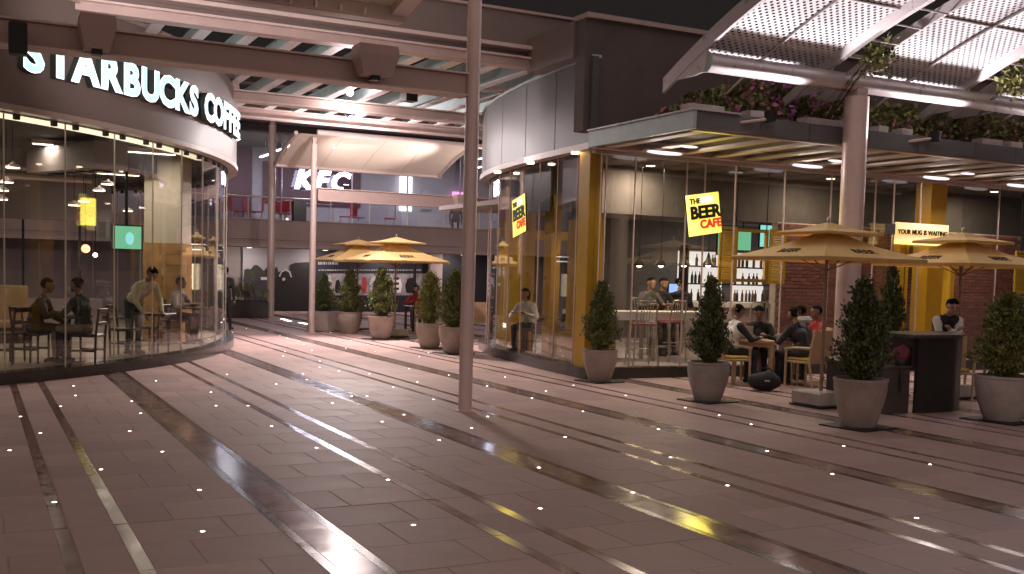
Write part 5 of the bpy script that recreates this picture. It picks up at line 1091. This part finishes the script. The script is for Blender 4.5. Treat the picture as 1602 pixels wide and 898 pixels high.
    body.polygons.foreach_set('material_index', idx.astype(np.int32)); body.polygons.foreach_set('use_smooth', [True] * n); body.name = 'body'
    t = thing('person', label, 'person', loc, rz_face(face), group); t.scale = (h, h, h); link('body', body, t)
    if hair:
        mb = MB(); k0 = 0; mb.ell((0, 0, 0), (.094, .102, .092), 18, 12)
        keep = []; vv = [V_(q) for q in mb.v]
        for f in mb.f:
            c = sum((vv[i] for i in f), V_()) / len(f)
            if c.z > .025 or (c.y > .01 and c.z > -.06) : keep.append(f)
        R3 = Matrix((hr, -hf, hu)).transposed(); rr = random.Random(len(label)); mb.v = [tuple(hc + hu * .04 - hf * .008 + R3 @ (q * (1 + rr.uniform(-.02, .05)))) for q in vv]; mb.f = keep; mb.build('hair', 'hair', t, True, True)
        if hair == 'long': MB().ell(hc - hf * .075 - hu * .02, (.085, .06, .13), 14, 8).build('hair', 'hair', t, True, True)
        if hair == 'bun': MB().ell(hc - hf * .11 + hu * .05, (.05, .05, .05), 12, 8).build('hair_bun', 'hair', t, True, True)
        if hair == 'beard': MB().ell(hc - hu * .062 + hf * .055, (.05, .045, .038), 12, 8).build('beard', 'hair', t, True, True)
    for s in (-1, 1): MB().ell(hc + hf * .098 + hr * s * .032 + hu * .018, (.010, .010, .007), 8, 6).build('eye', 'eye', t, True)
    return t
V = Vector
# coffee shop
person('man in dark jacket seated with his back to the coffee shop glass', zf(P1, .15), CE + CF * .15, .48, .30, [V((-.14, -.46, .80)), V((.14, -.44, .62))], 'jacket_black', 'trouser_dark', 'skin_dark', head_turn=.1)
person('bearded man in dark green jacket and khaki trousers seated at the coffee shop glass', zf(P2, .15), -CE + CF * .1, .48, .16, [V((-.16, -.36, .72)), V((.10, -.42, .80))], 'jacket_green', 'trouser_khaki', 'skin_dark', 'beard')
pw = G(160, 566, .15) + CF * 1.4
person('waiter in cream shirt bending forward inside the coffee shop', zf(pw, .15), CE * .8 - CF * .5, None, .75, [V((-.18, -.50, .75)), V((.16, -.55, .78))], 'shirt_cream', 'trouser_green', 'skin_dark', head_tilt=.6)
person('person in white shirt standing at the stair railing in the coffee shop', Vector((-.55, 26.6, .15)), CF + CE * .2, None, .1, [V((-.2, -.35, 1.15)), V((.2, -.35, 1.15))], 'shirt_white', 'trouser_dark', 'skin_dark')
person('person in striped top seated at the far curve of the coffee shop', zf(p6, .15), CE - CF * .2, .48, .2, [V((-.16, -.42, .80)), V((.16, -.42, .80))], 'stripe_cloth', 'trouser_dark', 'skin_dark')
pd = G(351, 517)
person('person in black clothes walking just past the coffee shop corner', zf(pd, 0), CF + CE * .1, None, .04, None, 'jacket_black', 'trouser_dark', 'skin_dark', stride=.16)
# corner cafe
person('man in black jacket seated turned away at the laptop table', RC, -CE * .75 + CF, .47, .34, [V((-.18, -.48, .82)), V((.12, -.46, .80))], 'jacket_black', 'trouser_dark', 'skin_dark')
person('man in dark jacket facing the camera at the laptop table', T0 + CE * .30 + CF * .76, -CF - CE * .25, .47, .36, [V((-.16, -.46, .80)), V((.14, -.44, .80))], 'jacket_black', 'trouser_dark', 'skin_dark', head_tilt=.35)
person('man in open jacket and white shirt seated beside the dark potted conifer', LC + CF * .05, CE + CF * .35, .47, .18, [V((-.18, -.44, .78)), V((.15, -.46, .78))], 'shirt_white', 'trouser_dark', 'skin_dark', sleeve='jacket_black', head_tilt=.3)
sp = T0 + CE * 1.13 + CF * .55
per = person('person in a pale scarf seated beside the parasol pole', sp, -CE + CF * .25, .47, .22, [V((-.18, -.44, .78)), V((.15, -.46, .78))], 'jacket_grey', 'trouser_dark', 'skin_dark')
MB().lathe([(.085, 1.02), (.13, 1.04), (.15, 1.09), (.12, 1.14), (.085, 1.15)], 18, (0, -.10, 0), False).build('scarf', 'scarf', per, True, True)
person('person in red top behind the parasol pole', T0 + CE * 1.5 + CF * .95, -CE - CF * .2, .47, .2, [V((-.18, -.44, .78)), V((.15, -.46, .78))], 'shirt_red', 'trouser_dark', 'skin_dark')
kw = ony(1469, 500, 11.40); kw.z = 0
person('woman in dark vest and white sleeves leaning with folded arms on the counter desk', kw, -CF + CE * .05, None, .66, [V((.04, -.50, 1.11)), V((-.04, -.48, 1.12))], 'vest_dark', 'trouser_dark', 'skin', 'bun', sleeve='shirt_white', head_tilt=.25, h=.98)
for i, (px, d, tp, lab, rz) in enumerate(((1010, 0, 'jacket_grey', 'person in grey at the far side of the high table, beside the yellow flyer', 0), (1028, .2, 'jacket_black', 'person in black at the far side of the high table, second from the corner column', .3), (1066, .1, 'jacket_black', 'broad person in black facing the blue laptop screen', 2.6))):
    p = ony(px, 470, 18.05 + d); person(lab, (p.x, p.y, .15), Vector((math.sin(rz) * .5, -math.cos(rz), 0)), .74, .25, [V((-.16, -.42, 1.05)), V((.16, -.42, 1.05))], tp, 'trouser_dark', 'skin_dark', knees=[V((-.12, -.36, .70)), V((.12, -.36, .70))])
    s = copy_tree(bc0, (p.x, p.y, .15), R_(0), 'white metal bar chair under the ' + lab.split(' at ')[0].split(' facing')[0]); s['group'] = 'white metal bar chairs in the cafe'
p = ony(1215, 420, 19.2); person('barman in olive shirt standing before the bar counter', (p.x, p.y, .15), CF, None, .05, None, 'jacket_green', 'trouser_dark', 'skin_dark')
p = ony(1247, 430, 18.6); person('person in dark red standing right of the barman', (p.x, p.y, .15), -CE, None, .05, None, 'bag_red', 'trouser_dark', 'skin_dark')
p = G(803, 549, .15); wq = Vector((10.25, 19.2, .15))
person('woman in white blouse seated behind the curved cafe glass', wq, -CE * .4 - CF * .6, .46, .3, [V((-.16, -.42, .80)), V((.16, -.42, .80))], 'shirt_white', 'trouser_dark', 'skin', 'long')
person('person in dark jacket seated opposite behind the curved cafe glass', Vector((10.45, 17.5, .15)), CF * .9 - CE * .1, .46, .3, [V((-.16, -.42, .80)), V((.16, -.42, .80))], 'jacket_black', 'trouser_dark', 'skin_dark')
t = small_table(Vector((10.35, 18.35, .15)), 'small dark table between the two guests behind the curved glass'); t['group'] = 'small tables in the cafe'
for loc, rz, lab in ((wq, rz_face(-CE * .4 - CF * .6), 'dark wooden chair of the woman in white blouse'), (Vector((10.45, 17.5, .15)), rz_face(CF * .9 - CE * .1), 'dark wooden chair of the guest in dark jacket behind curved glass')):
    o = copy_tree(chair0, loc, rz, lab); o['group'] = 'dark chairs in the corner cafe'
person('person in red top sitting under the far parasol', G(650, 513), -CF + CE * .1, .46, .3, [V((-.20, -.36, .80)), V((.20, -.36, .80))], 'shirt_red', 'trouser_dark', 'skin_dark')
p = ony(714, 310, 41.0); person('person seen from the shoulders up behind the terrace beam', (p.x, 41.0, 3.41), -CF, .46, .1, None, 'jacket_grey', 'trouser_dark', 'skin_dark')
